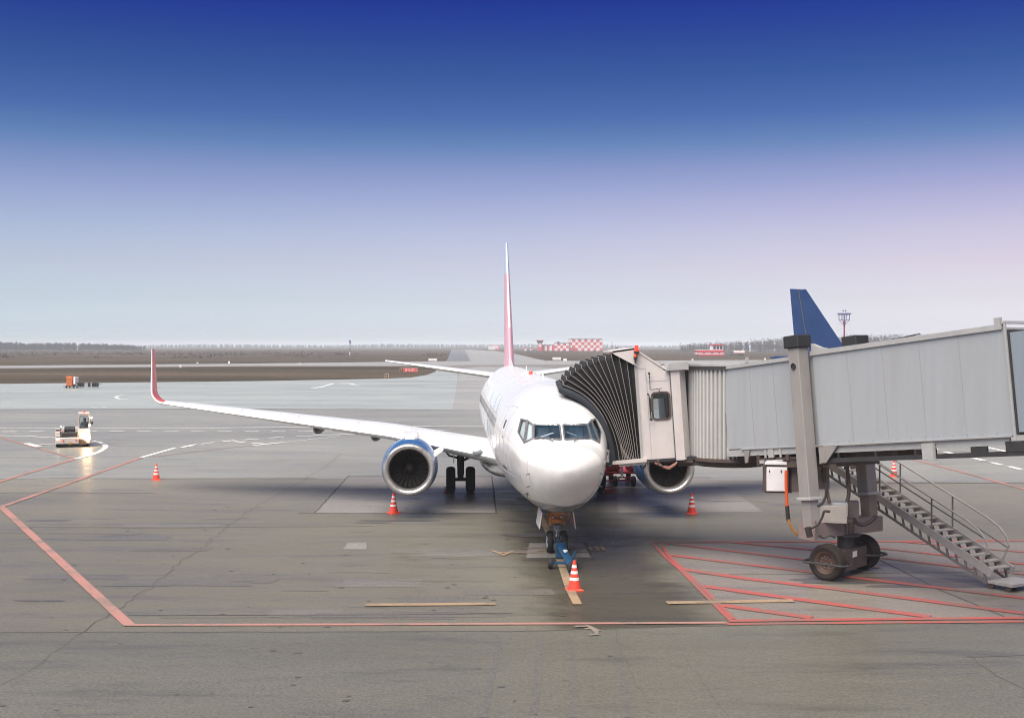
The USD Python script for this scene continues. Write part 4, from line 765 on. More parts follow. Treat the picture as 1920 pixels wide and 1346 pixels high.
wire([(1602, 971), (1606, 980), (1616, 984), (1630, 979), (1643, 967)], 33.3, .05, CABLE); wire([(1556, 959), (1546, 958), (1542, 968), (1534, 982), (1520, 990)], 32.7, .035, CABLE); wire([(1515, 988), (1517, 998), (1519, 1006)], 32.65, .09, CABLE)
wire([(1535, 1003), (1545, 1008), (1556, 1004), (1566, 1008)], 32.6, .03, CABLE); wire([(1540, 885), (1560, 866), (1580, 862)], 34.3, .02, CABLE)
wire([(1633, 846), (1640, 852), (1650, 842), (1652, 840)], 33.0, .012, CABLE)
# canopy cab: built upright, then tilted as the bridge tilts it
CT = trimesh.transformations.rotation_matrix(math.radians(-3.9), [0, 1, 0], [4.4, 37.2, 2.9])
YN, YF = 37.2, 40.8
def cab(name, m, mm, parent=None, **t): return br(name, m, mm, parent, frame=CT, smooth=False, **t)
wpoly = rrect(4.44, 4.14, 4.99, 4.97, .11)
side_wall = Polygon([(4.02, 2.93), (5.05, 2.93), (5.05, 5.64), (4.86, 5.68), (4.02, 6.33)], [wpoly.buffer(-.02).exterior.coords])
cw = cab('cab_wall', prism(side_wall, YN, YN + .06, 'xz'), CREAM, label='cream near wall of the canopy cab')
far_win = rrect(4.50, 3.85, 5.22, 5.1, .1)
cab('cab_wall', prism(Polygon([(4.02, 2.93), (5.5, 2.93), (5.5, 5.64), (4.86, 5.68), (4.02, 6.33)], [far_win.exterior.coords]), YF, YF + .06, 'xz'), CREAM)
cab('cab_roof', cat(trimesh.convex.convex_hull(np.array([(x, y, z) for y in (YN - .03, YF + .1) for x, z in ((4.0, 6.335), (4.88, 5.685), (4.88, 5.74), (4.0, 6.40))])), b2((4.86, YN, 5.64), (5.5, YF, 5.70))), CREAM)
cab('cab_floor', b2((3.9, YN, 2.84), (6.0, YF, 2.93)), DARKSTEEL)
wf = cab('window_frame', prism(ring(wpoly.buffer(.025), wpoly.buffer(-.03)), YN - .025, YN + .07, 'xz'), BROWN)
cab('window_pane', prism(wpoly.buffer(-.025), YN + .02, YN + .03, 'xz'), GLASS, wf); cab('window_visor', b2((4.45, YN + .09, 4.78), (4.98, YN + .12, 4.96)), BROWN, wf); cab('window_side_post', b2((4.86, YN + .25, 4.1), (5.02, YN + .3, 4.9)), BROWN, wf)
cab('wall_seam', cat(b2((4.305, YN - .008, 2.95), (4.322, YN + .01, 5.60)), b2((4.322, YN - .008, 5.33), (5.04, YN + .01, 5.345)), b2((4.05, YN - .008, 5.74), (4.32, YN + .01, 5.752)), b2((4.30, YN - .008, 5.34), (4.312, YN + .01, 5.752))), SEAM, cw)
cab('mullion', b2((3.98, YN - .03, 2.9), (4.05, YN + .08, 6.30)), FLANGE, cw)
pil = prism([(5.06, YN - .12), (5.33, YN - .12), (5.56, YN + .30), (5.56, YF), (5.06, YF)], 2.86, 5.62); cab('pillar', pil, CREAM); cab('pillar_gap', b2((5.035, YN - .05, 2.88), (5.065, YN + .1, 5.62)), DARKSEAM)
cab('drip_box', trimesh.convex.convex_hull(np.array([(x, y, z) for y in (YN - .2, YN + .8) for x, z in ((4.92, 5.63), (5.62, 5.63), (5.60, 5.86), (5.04, 5.86))])), FLANGE)
br('pipe', tube([W(1217, 700, 37.1), W(1218, 706, 37.1), W(1219, 730, 37.1), W(1223, 730.5, 37.1), W(1241, 728, 37.1)], .014, 6), DARKSTEEL); brs('pipe_clamp', [ball(W(1217, 700, 37.1), .04, 1), ball(W(1236, 732, 37.1), .025, 1)], DARKSTEEL)
hd = br('door_handle', tube([W(1215, 738, 37.05), W(1217, 742, 37.0), W(1219, 768, 37.0), W(1221, 786, 37.05)], [.02, .02, .02, .02], 8), DARKSTEEL); brs('handle_grip', [ball(W(1221, 786, 37.04), .05, 1), ball(W(1215, 739, 37.06), .035, 1)], DARKSTEEL, hd)
br('wall_lamp', cat(bx(W(1222, 758, 37.05), (.10, .1, .45), bevel=.03)), BROWN)
# hood over the canopy
hp = [W(1147, 658.5, YN), W(1191, 652.5, YN), W(1194, 687, YN), W(1150, 664, YN)]
br('hood', prism([(p[0], p[2]) for p in hp], YN - .10, YN - .04, 'xz'), CREAM, smooth=False)
a_, b_ = W(1147, 658.5, YN), W(1191, 652.5, YN); br('hood_roof', trimesh.convex.convex_hull(np.array([(p[0], y, p[2] + dz) for p in (a_, b_) for y in (YN - .10, YF) for dz in (0, -.05)])), CREAM, smooth=False)
for (x, y, m_, s_) in ((1193.5, 655, REDLENS, 1.0), (1191.5, 666, AMBER, .7)):
    c = W(x, y + 3, YN - .15); lamp = br('warning_lamp', lathe([(.0, .17 * s_), (.05 * s_, .17 * s_), (.075 * s_, .0), (0, 0)], 'z', 14, c), m_); br('lamp_base', cat(lathe([(.085 * s_, 0), (.085 * s_, -.06), (.03, -.09), (.03, -.2), (0, -.2)], 'z', 14, c)), DARKSTEEL, lamp)
# curved slatted curtain between the cab and the tunnel
cc = np.array([6.81, 37.88]); CR = 1.29
NS = 16; a0, a1 = math.radians(184), math.radians(281)
for k in range(NS):
    q0 = a0 + (a1 - a0) * k / NS; q1 = a0 + (a1 - a0) * (k + 1) / NS; qq = np.linspace(q0, q1, 5); rr_ = CR + np.array([-.085, -.005, .012, -.005, -.085])
    g = np.array([[(cc[0] + r_ * math.cos(q), cc[1] + r_ * math.sin(q), z) for q, r_ in zip(qq, rr_)] for z in (2.98, 5.70)]); gm = grid_mesh(g); 
    if (gm.face_normals @ np.array([-.3, -.9, 0])).mean() < 0: gm.invert()
    br('curtain_slat', gm, CURTAIN)
qq = np.linspace(a0 - .3, a1 + .25, 20)
def arc(r0, r1, z0, z1): return prism(Polygon(np.vstack([np.c_[cc[0] + r1 * np.cos(qq), cc[1] + r1 * np.sin(qq)], np.c_[cc[0] + r0 * np.cos(qq[::-1]), cc[1] + r0 * np.sin(qq[::-1])]])), z0, z1)
br('curtain_track', arc(1.0, 1.36, 5.70, 5.80), DARKSTEEL); br('curtain_sill', arc(1.0, 1.34, 2.88, 2.98), BROWN); br('rotunda_roof', prism(Polygon(np.c_[cc[0] + 1.3 * np.cos(np.linspace(0, 6.28, 40)), cc[1] + 1.3 * np.sin(np.linspace(0, 6.28, 40))]), 5.80, 5.87), FLANGE)
br('curtain_seal', b2((5.45, 37.75, 2.9), (5.62, 38.6, 5.66)), DARKSTEEL, smooth=False)
br('rotunda_base', cat(prism(Polygon(np.c_[cc[0] + 1.1 * np.cos(np.linspace(0, 6.28, 30)), cc[1] + 1.1 * np.sin(np.linspace(0, 6.28, 30))]), 2.70, 2.88), bar((5.2, 37.6, 2.75), (7.4, 36.6, 2.98), .2, .16), bar((5.6, 38.6, 2.7), (7.6, 37.6, 2.9), .3, .2)), BROWN, smooth=False)
# the pleated canopy: hoops hinged at the cab's sill, fanned out onto the hull
TPX = [(1056, 722), (1062, 712), (1070, 703), (1079, 696), (1090, 690), (1101, 684), (1112, 680), (1123, 676), (1135, 673), (1147, 670), (1160, 668), (1174, 668), (1188, 668)]
BPX = [1152, 1161, 1168, 1171, 1174, 1177, 1180, 1183, 1186, 1189, 1193, 1197, 1202]
CUS = [(1056, 728), (1075, 735), (1097, 747), (1115, 763), (1130, 784), (1142, 811), (1149, 838), (1151, 862)]
v0 = np.array([W(x, y, YN) for x, y in CUS]); tt = np.linspace(0, 1, len(v0)); vv = np.linspace(0, 1, 15); C0 = np.column_stack([PchipInterpolator(tt, v0[:, k])(vv) for k in range(3)])
dev = C0 - (C0[0] + (C0[-1] - C0[0]) * vv[:, None])
def hoop(i, inset=0.0):
    a, b_ = (np.interp(i, range(13), [p[0] for p in TPX]), np.interp(i, range(13), [p[1] for p in TPX])), (np.interp(i, range(13), BPX), 861)
    T_, B_ = W(*a, YN), W(*b_, YN); k = (1 - i / 12) ** 1.4
    ns = T_ + (B_ - T_) * vv[:, None] + dev * k; ns[:, 1] = YN + inset * (.4 + .6 * np.sin(np.pi * np.clip(1 - vv * .9, 0, 1))); ns[0, 2] -= inset * .6; ns[0, 1] = YN + inset
    up_ = ns[::-1]; t_ = up_[-1]; yy = np.linspace(YN + .12, YF - .12, 4); topx = np.column_stack([np.full(4, t_[0]), yy, np.full(4, t_[2] + (.10 if not inset else .02))])
    far = ns.copy(); far[:, 1] = YF - inset
    return np.vstack([up_, topx, far[::2]])
for i in range(12):
    pm = grid_mesh(np.stack([hoop(i), hoop(i + .5, .10), hoop(i + 1)], 0)); br('canopy_pleat', pm, BELLOWS, smooth=20)
for i in range(13):
    hp_ = hoop(i); hp_[:15, 1] -= .012; br('canopy_rib', tube(hp_, .0085 if i else .012, 5), RIBMAT)
for j in range(5):                                            # folded pleats at the hinge
    a, b_ = W(1161 + j * 2.0, 828 + j * 4, YN - .02), W(1172 + j * 2.2, 860, YN - .02); br('canopy_fold', tube([a, b_], .006, 4), RIBMAT)
cf = C0.copy()[:, :]; cf[:, 0] -= .05; cf[:, 2] -= .06; cyy = np.vstack([cf[::-1] + [0, -.02, 0], [[cf[0][0], YN + .5, cf[0][2] + .12], [cf[0][0], YF - .5, cf[0][2] + .12]], cf + [0, YF - YN, 0]])
br('cushion', tube(cyy, .105, 10), CUSHION)
br('cushion_skirt', grid_mesh(np.stack([cyy[:15] + [.02, .05, 0], cyy[:15] + [.10, .25, -.05]], 0)), BELLOWS)
brs('cab_sill', [bar(W(1148, 867.5, YN - .05), W(1212, 862, YN - .05), .2, .10), bar(W(1160, 872, YN + .05), W(1216, 867, YN + .05), .2, .08)], CREAM, smooth=False)
br('sill_floor', b2((3.25, YN + .05, 2.74), (4.05, YF, 2.84)), DARKSTEEL, smooth=False)
br('canopy_interior', b2((4.02, YN + .4, 2.95), (4.06, YF - .4, 5.9)), DARKSTEEL, smooth=False)
br('sill_bumper', cat(tube([W(1143, 867, YN - .1), W(1143, 869, YF - .2)], .11, 10), tube([W(1137, 872, YN - .2), W(1144, 874, YN - .2), W(1149, 871, YN - .2)], .05, 7)), RUBBER); br('sill_roller', cat(ball(W(1139, 865, YN - .12), .06, 2), tube([W(1141, 868, YN - .12), W(1141.5, 843, YN - .1)], .02, 6)), FLANGE)
brs('safety_strap', [tube([W(1137, 873, YN - .1), W(1124, 902, YN + .3), W(1117, 918, YN + .5)], .012, 5), tube([W(1134, 873, YN - .1), W(1121, 902, YN + .3)], .009, 5)], FLANGE)
brs('hose_loop', [*[tube([W(1228 + k * 3, 868, 37.0), W(1240 + k * 2, 874 + k, 37.0), W(1254, 876 + k * 1.5, 37.0), W(1265, 870 + k, 37.0), W(1270, 866, 37.0)], .03, 7) for k in range(3)]], COPPER)
brs('underfloor_frame', [facing(1213, 864, 1217, 872, 37.1, .2), facing(1233, 862, 1236, 874, 36.9, .1), facing(1233, 872, 1243, 874, 36.9, .1), facing(1216, 864, 1280, 868, 37.4, 2.5), facing(1272, 862, 1300, 868, 37.2, 2.0)], BROWN, smooth=False)
for (x0, x1) in ((1200, 1208), (1150, 1162), (1172, 1180)): wire([(x0, 869), ((x0 + x1) / 2, 879), (x1, 876), (x1 + 3, 869)], 37.3, .022, CABLE)
# service stair along the far side
LB = np.array([12.68, 31.95, .42]); sd = np.array([-.5227, .8526, .4165]); SW = NN * .86
def SP(t, n=0.0, z=0.0): return LB + sd * t + NN * n + np.array([0, 0, z])
stair = br('service_stair', bar(SP(-.05), SP(7.1), .05, .22), STAIR, smooth=False); br('stair_stringer', bar(SP(-.05, .88), SP(7.1, .88), .05, .22), STAIR, stair, smooth=False)
brs('lower_rail', [bar(SP(.1, .0, -.34), SP(6.9, .0, -.34), .04, .06), bar(SP(.1, .88, -.34), SP(6.9, .88, -.34), .04, .06)], STAIRDARK, stair, smooth=False)
for k in range(23):
    t_ = .12 + .302 * k; br('stair_tread', bar(SP(t_, .03, .03) + sd * 0, SP(t_, .85, .03), .23, .035), STAIR, stair, smooth=False)
    brs('tread_arm', [bar(SP(t_ + .10, .0, -.03), SP(t_ + .02, .0, -.34), .03, .06), bar(SP(t_ + .10, .88, -.03), SP(t_ + .02, .88, -.34), .03, .06)], STAIRDARK, stair, smooth=False)
for n_ in (0.0, .88):
    top = [SP(t_, n_, .98) for t_ in (6.9, .75)] + [SP(.38, n_, .93), SP(.16, n_, .80), SP(.08, n_, .60), SP(.30, n_, .02)]
    low = [SP(6.9, n_, .80), SP(.14, n_, .80)] if n_ < .5 else [SP(6.9, n_, .62), SP(.12, n_, .52)]
    br('handrail', tube(top, .026, 8), STAIR, stair); br('handrail', tube(low, .02, 8), STAIRDARK, stair)
    for t_ in (1.9, 3.75, 5.6, 6.85): br('rail_post', tube([SP(t_, n_, 0), SP(t_ - .16 * 0, n_, .98)], .024, 7), STAIRDARK, stair)
plat = br('foot_platform', cat(bx(SP(-.35, .44) + [0, 0, -.09], (1.05, .75, .07), rz=rot_to(NN[:2]))), STAIR, stair, smooth=False)
for (t_, n_) in ((-.55, 0.0), (-.55, .88), (-.05, -.02), (-.05, .9)):
    c = SP(t_, n_); c = np.array([c[0], c[1], .095]); w_ = lathe([(0, -.035), (.085, -.035), (.095, 0), (.085, .035), (0, .035)], 'x', 16); w_.apply_transform(trimesh.transformations.rotation_matrix(math.radians(rot_to(NN[:2])), [0, 0, 1])); w_.apply_translation(c)
    cs_ = br('caster', w_, BROWN, stair); 
br('stair_landing', cat(bx(SP(7.6, .3) + [0, 0, .02], (1.5, 1.2, .06), rz=rot_to(NN[:2]))), STAIRDARK, stair, smooth=False)
br('landing_bracket', bar(SP(6.9, -.55, -.1), SP(6.9, .9, -.1), .1, .12), BROWN, stair, smooth=False)

# ------------------------------------------------------------------ tow bar, chocks, cones
tb = thing('tow_bar', 'blue aircraft tow bar on two small wheels hooked to the nose gear', 'tow bar', G(1054, 1062))
def tbm(name, m, mm, parent=None, **t): m = m.copy(); m.apply_translation(-G(1054, 1062)); return obj(name, m, mm, parent or tb, **t)
hd_ = np.array([1.42, 37.0, .42]); e0 = W(1052, 1026, 36.2); e1 = W(1072, 1061, 34.3)
bar_ = tbm('drawbar', tube([e0, e1], [.105, .115], 18), TOWBLUE)
tbm('end_cap', tube([e1, e1 + (e1 - e0) / np.linalg.norm(e1 - e0) * .22], [.14, .12], 18), DARKSTEEL, bar_); tbm('bar_label', bar(e0 + (e1 - e0) * .36 + [.0, -.03, .128], e0 + (e1 - e0) * .50 + [.0, -.03, .128], .12, .01), PAPER, bar_, smooth=False)
tbm('tow_head', cat(bx((e0 + hd_) / 2 + [0, -.2, 0], (.30, .45, .22), bevel=.03), tube([hd_, e0], .10, 12), bx(e0 + [0, .05, -.12], (.34, .12, .42), bevel=.02)), TOWBLUE); tbm('head_plate', cat(bx(e0 + [0, .2, .12], (.36, .3, .04), bevel=.01), tube([e0 + [-.05, .2, .1], e0 + [.06, .3, .3]], .02, 6)), DARKSTEEL)
w1, w2 = G(1032, 1066), G(1080, 1066); tbm('axle', cat(bar(w1 + [0, 0, .17], w2 + [0, 0, .17], .07, .07), bar(w1 + [.5, .35, .42], w1 + [.5, -.05, .25], .06, .06), bar(w1 + [.6, .05, .20], w1 + [.75, .5, .40], .05, .05)), TOWBLUE)
for w_ in (w1, w2):
    ty = tbm('tyre', lathe([(.08, -.055), (.14, -.06), (.16, -.03), (.16, .03), (.14, .06), (.08, .055)], 'x', 24, w_ + [0, 0, .16]), RUBBER); tbm('rim', lathe([(0, -.03), (.08, -.05), (.08, .05), (0, .03)], 'x', 14, w_ + [0, 0, .16]), STEEL, ty)
tbm('prop_leg', cat(tube([e1 + [0, 0, -.1], [e1[0] - .03, e1[1], .03]], .03, 8), bx((e1[0] - .03, e1[1], .03), (.14, .14, .03))), TOWBLUE)

gc_ = 'orange and white cones standing on the apron'
cone = thing('traffic_cone', 'traffic cone right in front of the tow bar, nearest of all', 'traffic cone', G(1077, 1106), 12, gc_)
ch = .78; rb, rt = .17, .035
def cr_(z): return rb + (rt - rb) * (z - .06) / (ch - .06)
base_ = lathe([(0, 0), (.235, 0), (.238, .02), (.20, .045), (.172, .06)], 'z', 4); base_.apply_transform(trimesh.transformations.rotation_matrix(math.pi / 4, [0, 0, 1])); base_.vertices = np.asarray(base_.vertices) * [1.25, 1.25, 1]
obj('base', base_, CONE, cone, smooth=False)
zs = [.05, .27, .345, .44, .515, .595, .67, ch]
for k in range(7):
    prof = [(cr_(zs[k]), zs[k]), (cr_(zs[k + 1]), zs[k + 1])] + ([(0, ch + .01)] if k == 6 else [])
    obj('white_band' if k % 2 else 'red_band', lathe([(r_ + (.003 if k % 2 else 0), z) for r_, z in prof], 'z', 24), CONEW if k % 2 else CONE, cone)
for (x, y, a, lab) in ((738, 962, 40, 'traffic cone in front of the left engine, on the concrete pad edge'), (1297, 963, 70, 'traffic cone right of the far engine, left of the bridge cabinets'), (293, 900, 20, 'traffic cone standing alone on the left of the apron'), (1676, 893, 55, 'traffic cone seen behind the stair handrails')):
    copy_of(cone, G(x, y), a, lab)
chock = None
for (x, y, lab) in ((842, 923, 'red wheel chock at the left main gear tyre'), (1141, 923, 'red wheel chock at the right main gear tyre, near the nose')):
    p = G(x, y)
    if chock is None:
        chock = thing('wheel_chock', lab, 'wheel chock', p, 0, 'red chocks at the main wheels')
        obj('wedge', cat(prism([(-.14, 0), (.14, 0), (.02, .24), (-.02, .24)], -.20, -.17, 'yz'), prism([(-.14, 0), (.14, 0), (.02, .24), (-.02, .24)], .17, .20, 'yz'), tube([(-.2, 0, .22), (.2, 0, .22)], .025, 6), tube([(-.2, -.1, .04), (.2, -.1, .04)], .03, 6), tube([(-.2, .1, .04), (.2, .1, .04)], .03, 6)), REDEQ, chock, smooth=False)
        obj('plate', bx((0, -.06, .1), (.34, .02, .10)), REDEQ, chock)
    else: copy_of(chock, p, 0, lab)

# red baggage equipment behind the right gear
dl = G(1166, 906); dolly = thing('baggage_dolly', 'red baggage dolly with black wheels behind the airliner nose, below the bridge cab', 'baggage dolly', dl)
obj('frame', cat(bx((0, 0, .62), (1.7, 2.6, .08)), bx((0, -1.3, .42), (.75, .06, .06)), *[bx((x, -1.28, .9), (.06, .06, .6)) for x in (-.8, -.3, .3, .8)], tube([(-.3, -1.3, .3), (-.12, -1.3, .55), (.1, -1.3, .3)], .03, 6), tube([(-.45, -1.3, .28), (.40, -1.3, .30)], .035, 6), bx((-.75, -.9, .55), (.5, .8, .12))), REDEQ, dolly, smooth=False)
obj('load', cat(bx((.45, -.6, 1.0), (.6, 1.0, .6), bevel=.1), bx((-.5, -.6, .95), (.7, 1.0, .5), bevel=.1)), REDEQ, dolly); obj('post', cat(bx((-.12, -1.34, .92), (.10, .05, .85)), bx((-.72, -1.2, 1.1), (.16, .05, .3))), MARKWHITE, dolly)
for x in (-.42, .42):
    for y in (-1.2, 1.2):
        ty = obj('wheel', lathe([(.10, -.09), (.20, -.10), (.24, -.05), (.24, .05), (.20, .10), (.10, .09)], 'x', 20, (x, y, .24)), RUBBER, dolly); obj('hub', lathe([(0, -.06), (.10, -.08), (.10, .08), (0, .06)], 'x', 12, (x, y, .24)), REDEQ, ty)
obj('drawbar', tube([(-.2, -1.3, .3), (-1.1, -1.5, .28)], .03, 6), REDEQ, dolly)

# ------------------------------------------------------------------ tow tractor on the left, its driver, the far ground unit
K = 75.5 / F; tp = G(136, 838.5); tug = thing('tow_tractor', 'white airport tow tractor with one tall cab and lit headlamps, driving on the left', 'tow tractor', tp, 20)
def tx(px): return (px - 136) * K
def tz(py): return (838.5 - py) * K
obj('chassis', cat(b2((tx(105), -.1, tz(832)), (tx(167.5), 3.0, tz(819.5)), .05), b2((tx(105), .1, tz(819)), (tx(115), 2.9, tz(808)), .05), b2((tx(144), .05, tz(819)), (tx(167.5), 2.9, tz(804)), .05)), TUGWHITE, tug, smooth=False)
obj('engine_cover', cat(b2((tx(116), .0, tz(820)), (tx(146), 1.6, tz(810)), .05), b2((tx(122), .6, tz(811)), (tx(141), 2.4, tz(803)), .06)), TUGBLACK, tug, smooth=False); obj('cover_rail', cat(b2((tx(118), .3, tz(812)), (tx(121.5), 2.3, tz(802.5)), .03), b2((tx(141), .3, tz(812)), (tx(144.5), 2.3, tz(803)), .03)), TUGWHITE, tug, smooth=False)
obj('side_step', b2((tx(106), .2, tz(809)), (tx(115), 1.6, tz(807)), .0), TUGBLACK, tug, smooth=False)
cabf = Polygon([(tx(146), tz(806)), (tx(167), tz(806)), (tx(166.5), tz(775.5)), (tx(147), tz(775.5))], [rrect(tx(148.5), tz(802), tx(164.5), tz(780.5), .08).exterior.coords])
tcab = obj('cab', cat(prism(cabf, .15, .22, 'xz'), prism(cabf, 1.55, 1.62, 'xz'), b2((tx(146.5), .1, tz(776.5)), (tx(167), 1.7, tz(774)), .03), b2((tx(147), .2, tz(806)), (tx(148), 1.6, tz(790))), b2((tx(166), .2, tz(806)), (tx(167), 1.6, tz(790)))), TUGWHITE, tug, smooth=False)
obj('windscreen', prism(rrect(tx(148.7), tz(801.8), tx(164.3), tz(780.7), .08), .18, .19, 'xz'), GLASS, tcab); obj('notice', b2((tx(150), .195, tz(801)), (tx(157), .20, tz(797))), PAPER, tcab)
obj('screen_frame', prism(ring(rrect(tx(148), tz(802.6), tx(165), tz(780), .09), rrect(tx(149.2), tz(801.4), tx(163.8), tz(781.2), .07)), .13, .15, 'xz'), DARKSEAM, tcab)
obj('beacon', lathe([(0, .12), (.045, .12), (.06, 0), (0, 0)], 'z', 12, (tx(157), .5, tz(774))), REDLENS, tug)
obj('mirror', cat(ball((tx(170.5), .1, tz(793.5)), .095, 2, (.9, .4, 1.1)), tube([(tx(167), .2, tz(794)), (tx(170), .1, tz(793.5))], .012, 5)), TUGBLACK, tug)
for (px, py, r_, m_, n_) in ((110, 821.5, .075, HEADLIGHT, 'headlamp'), (162, 820, .21, HEADBRIGHT, 'headlamp'), (169.5, 783, .07, HEADLIGHT, 'work_lamp'), (166.5, 797.5, .065, HEADLIGHT, 'work_lamp'), (165, 806.5, .065, HEADLIGHT, 'work_lamp'), (114, 807.5, .05, AMBER, 'marker_lamp'), (119.5, 825, .065, AMBER, 'marker_lamp'), (142.5, 824.5, .065, AMBER, 'marker_lamp'), (115.5, 798.5, .035, HEADLIGHT, 'marker_lamp'), (104.8, 824.5, .035, AMBER, 'marker_lamp')):
    obj(n_, ball((tx(px), -.13 if py > 815 else .05, tz(py)), r_, 2, (1, .45, 1)), m_, tug)
obj('mirror_arm', cat(tube([(tx(166), .15, tz(797)), (tx(167.5), .05, tz(790)), (tx(169.5), .05, tz(783))], .012, 5), tube([(tx(114), .2, tz(808)), (tx(115.5), .05, tz(798.5))], .010, 5)), TUGBLACK, tug)
obj('number_plate', b2((tx(129), -.13, tz(832)), (tx(134.5), -.11, tz(828.5))), PLATE, tug); obj('tow_hook', tube([(tx(131.5), -.1, tz(833)), (tx(131.5), -.22, tz(834)), (tx(131.5), -.2, tz(836))], .03, 6), DARKSTEEL, tug)
obj('step_grille', b2((tx(147), -.12, tz(834)), (tx(161), -.08, tz(823)), .02), BROWN, tug)
for x in (tx(111), tx(160)):
    for y in (.55, 2.35):
        ty = obj('tyre', lathe([(.18, -.14), (.29, -.15), (.33, -.09), (.33, .09), (.29, .15), (.18, .14)], 'x', 26, (x, y, .33)), RUBBER, tug, smooth=40); obj('rim', lathe([(0, -.06), (.18, -.12), (.18, .12), (0, .06)], 'x', 16, (x, y, .33)), TUGWHITE, ty)
obj('skirt', b2((tx(107), .0, .16), (tx(166), 2.9, tz(831)), .0), TUGBLACK, tug, smooth=False)
obj('cab_seat', cat(b2((tx(151), .75, .85), (tx(165), 1.3, .95), .03), b2((tx(151), 1.2, .9), (tx(165), 1.32, 1.5), .03)), TUGBLACK, tug)
import manifold3d as mf
def body(joints, bones):
    """One continuous figure: hulls of spheres at the joints, merged, refined and smoothed."""
    tot = None
    for a, b_ in bones:
        h_ = mf.Manifold.batch_hull([mf.Manifold.sphere(joints[k][1], 16).translate(tuple(map(float, joints[k][0]))) for k in (a, b_)]); tot = h_ if tot is None else tot + h_
    tot = tot.refine_to_length(.035); mm = tot.to_mesh(); tm = trimesh.Trimesh(mm.vert_properties[:, :3], mm.tri_verts); trimesh.smoothing.filter_taubin(tm, iterations=6); return tm
dx, dy = tx(158), 1.02
J = dict(pel=((dx, dy, 1.02), .14), che=((dx, dy + .06, 1.36), .15), shl=((dx - .17, dy + .05, 1.46), .075), shr=((dx + .17, dy + .05, 1.46), .075), nk=((dx, dy + .03, 1.55), .055), hd=((dx, dy - .01, 1.68), .095), elL=((dx - .24, dy - .12, 1.24), .05), elR=((dx + .24, dy - .12, 1.24), .05),
         haL=((dx - .14, dy - .40, 1.28), .038), haR=((dx + .14, dy - .40, 1.28), .038), hiL=((dx - .09, dy - .02, 1.0), .10), hiR=((dx + .09, dy - .02, 1.0), .10), knL=((dx - .11, dy - .45, 1.02), .07), knR=((dx + .11, dy - .45, 1.02), .07), anL=((dx - .11, dy - .50, .62), .05), anR=((dx + .11, dy - .50, .62), .05))
drv = thing('person', 'driver in a dark jacket sitting in the tall tractor cab', 'person', tp, 20)
obj('body', body(J, [('pel', 'che'), ('che', 'shl'), ('che', 'shr'), ('shl', 'shr'), ('che', 'nk'), ('nk', 'hd'), ('shl', 'elL'), ('shr', 'elR'), ('elL', 'haL'), ('elR', 'haR'), ('pel', 'hiL'), ('pel', 'hiR'), ('hiL', 'knL'), ('hiR', 'knR'), ('knL', 'anL'), ('knR', 'anR')]), JACKET, drv, smooth=True)
obj('face', cat(ball((dx, dy - .045, 1.67), .075, 2, (.9, .75, 1.1)), ball((dx, dy - .105, 1.665), .017, 1)), SKIN, drv); obj('hair', ball((dx, dy + .01, 1.715), .10, 2, (.95, 1, .85)), HAIR, drv)

gp = G(134, 727.5); gu = thing('ground_unit', 'orange ground power unit with dark trailer frame near the far apron edge', 'ground unit', gp)
kk = gp[1] / F
obj('housing', cat(bx((-.05, 0, 1.05), (.95, 1.6, 1.45), bevel=.08), bx((-.35, 0, 1.72), (.6, 1.5, .15), bevel=.05)), ORANGE, gu, smooth=False); obj('panel', bx((.72, -.1, 1.15), (.28, 1.4, 1.1), bevel=.03), MARKWHITE, gu, smooth=False)
obj('chassis', cat(bx((.2, 0, .26), (2.4, 1.5, .10)), bx((2.9, 0, .62), (3.2, .12, .10)), bx((2.6, 0, .3), (3.0, .1, .08))), STEEL, gu, smooth=False)
for x in (1.1, 1.4, 1.75, 2.7, 3.3, 3.6, 3.95): obj('post', bx((x, 0, .48), (.12, .8, .62)), DARKSTEEL, gu, smooth=False)
for x in (-.5, .6):
    for y in (-.7, .7): obj('wheel', lathe([(0, -.08), (.18, -.09), (.22, 0), (.18, .09), (0, .08)], 'x', 16, (x, y, .22)), RUBBER, gu)

# ------------------------------------------------------------------ signs and small field furniture
def sgn(px0, px1, y0, y1, name, mm, label, catg, group=None, legs=True, depth=.18):
    d = H * F / (y1 + 1.2 - HY); c = np.array([((px0 + px1) / 2 - CX) * d / F, d, 0]); w_ = (px1 - px0) * d / F; h_ = (y1 - y0) * d / F; z0 = .16
    t = thing(name, label, catg, c, 0, group)
    obj('panel', bx((0, 0, z0 + h_ / 2), (w_, depth, h_), bevel=.02), mm, t, smooth=False)
    obj('leg', bx((-w_ * .35, 0, z0 / 2), (.07, .07, z0)), SIGNEDGE, t); obj('leg', bx((w_ * .35, 0, z0 / 2), (.07, .07, z0)), SIGNEDGE, t)
    return t, w_, h_, z0, depth
t, w_, h_, z0, dp = sgn(757, 782.5, 690.2, 697.2, 'runway_sign', SIGNRED, 'long red runway holding sign with white lettering in the grass', 'sign')
tm_ = meshkit.text_mesh('08-26 CAT I', h_ * .66, .01, bold=True); e_ = tm_.extents[0]; tm_.apply_scale([w_ * .74 / e_, 1, 1]); tm_.apply_transform(trimesh.transformations.rotation_matrix(math.pi / 2, [1, 0, 0])); tm_.apply_translation((-w_ * .40 - tm_.bounds[0][0] * 0, -dp / 2 - .002, z0 + h_ * .17)); obj('lettering', tm_, MARKWHITE, t, smooth=False)
obj('rim', cat(bx((0, 0, z0 + h_ + .03), (w_ + .06, dp + .02, .06)), bx((w_ / 2 + .03, 0, z0 + h_ / 2), (.06, dp + .02, h_)), *[bx((w_ * .42 + .1 * q, -dp / 2 - .004, z0 + h_ * .5), (.04, .01, h_ * .6)) for q in (0, 1)]), SIGNEDGE, t, smooth=False)
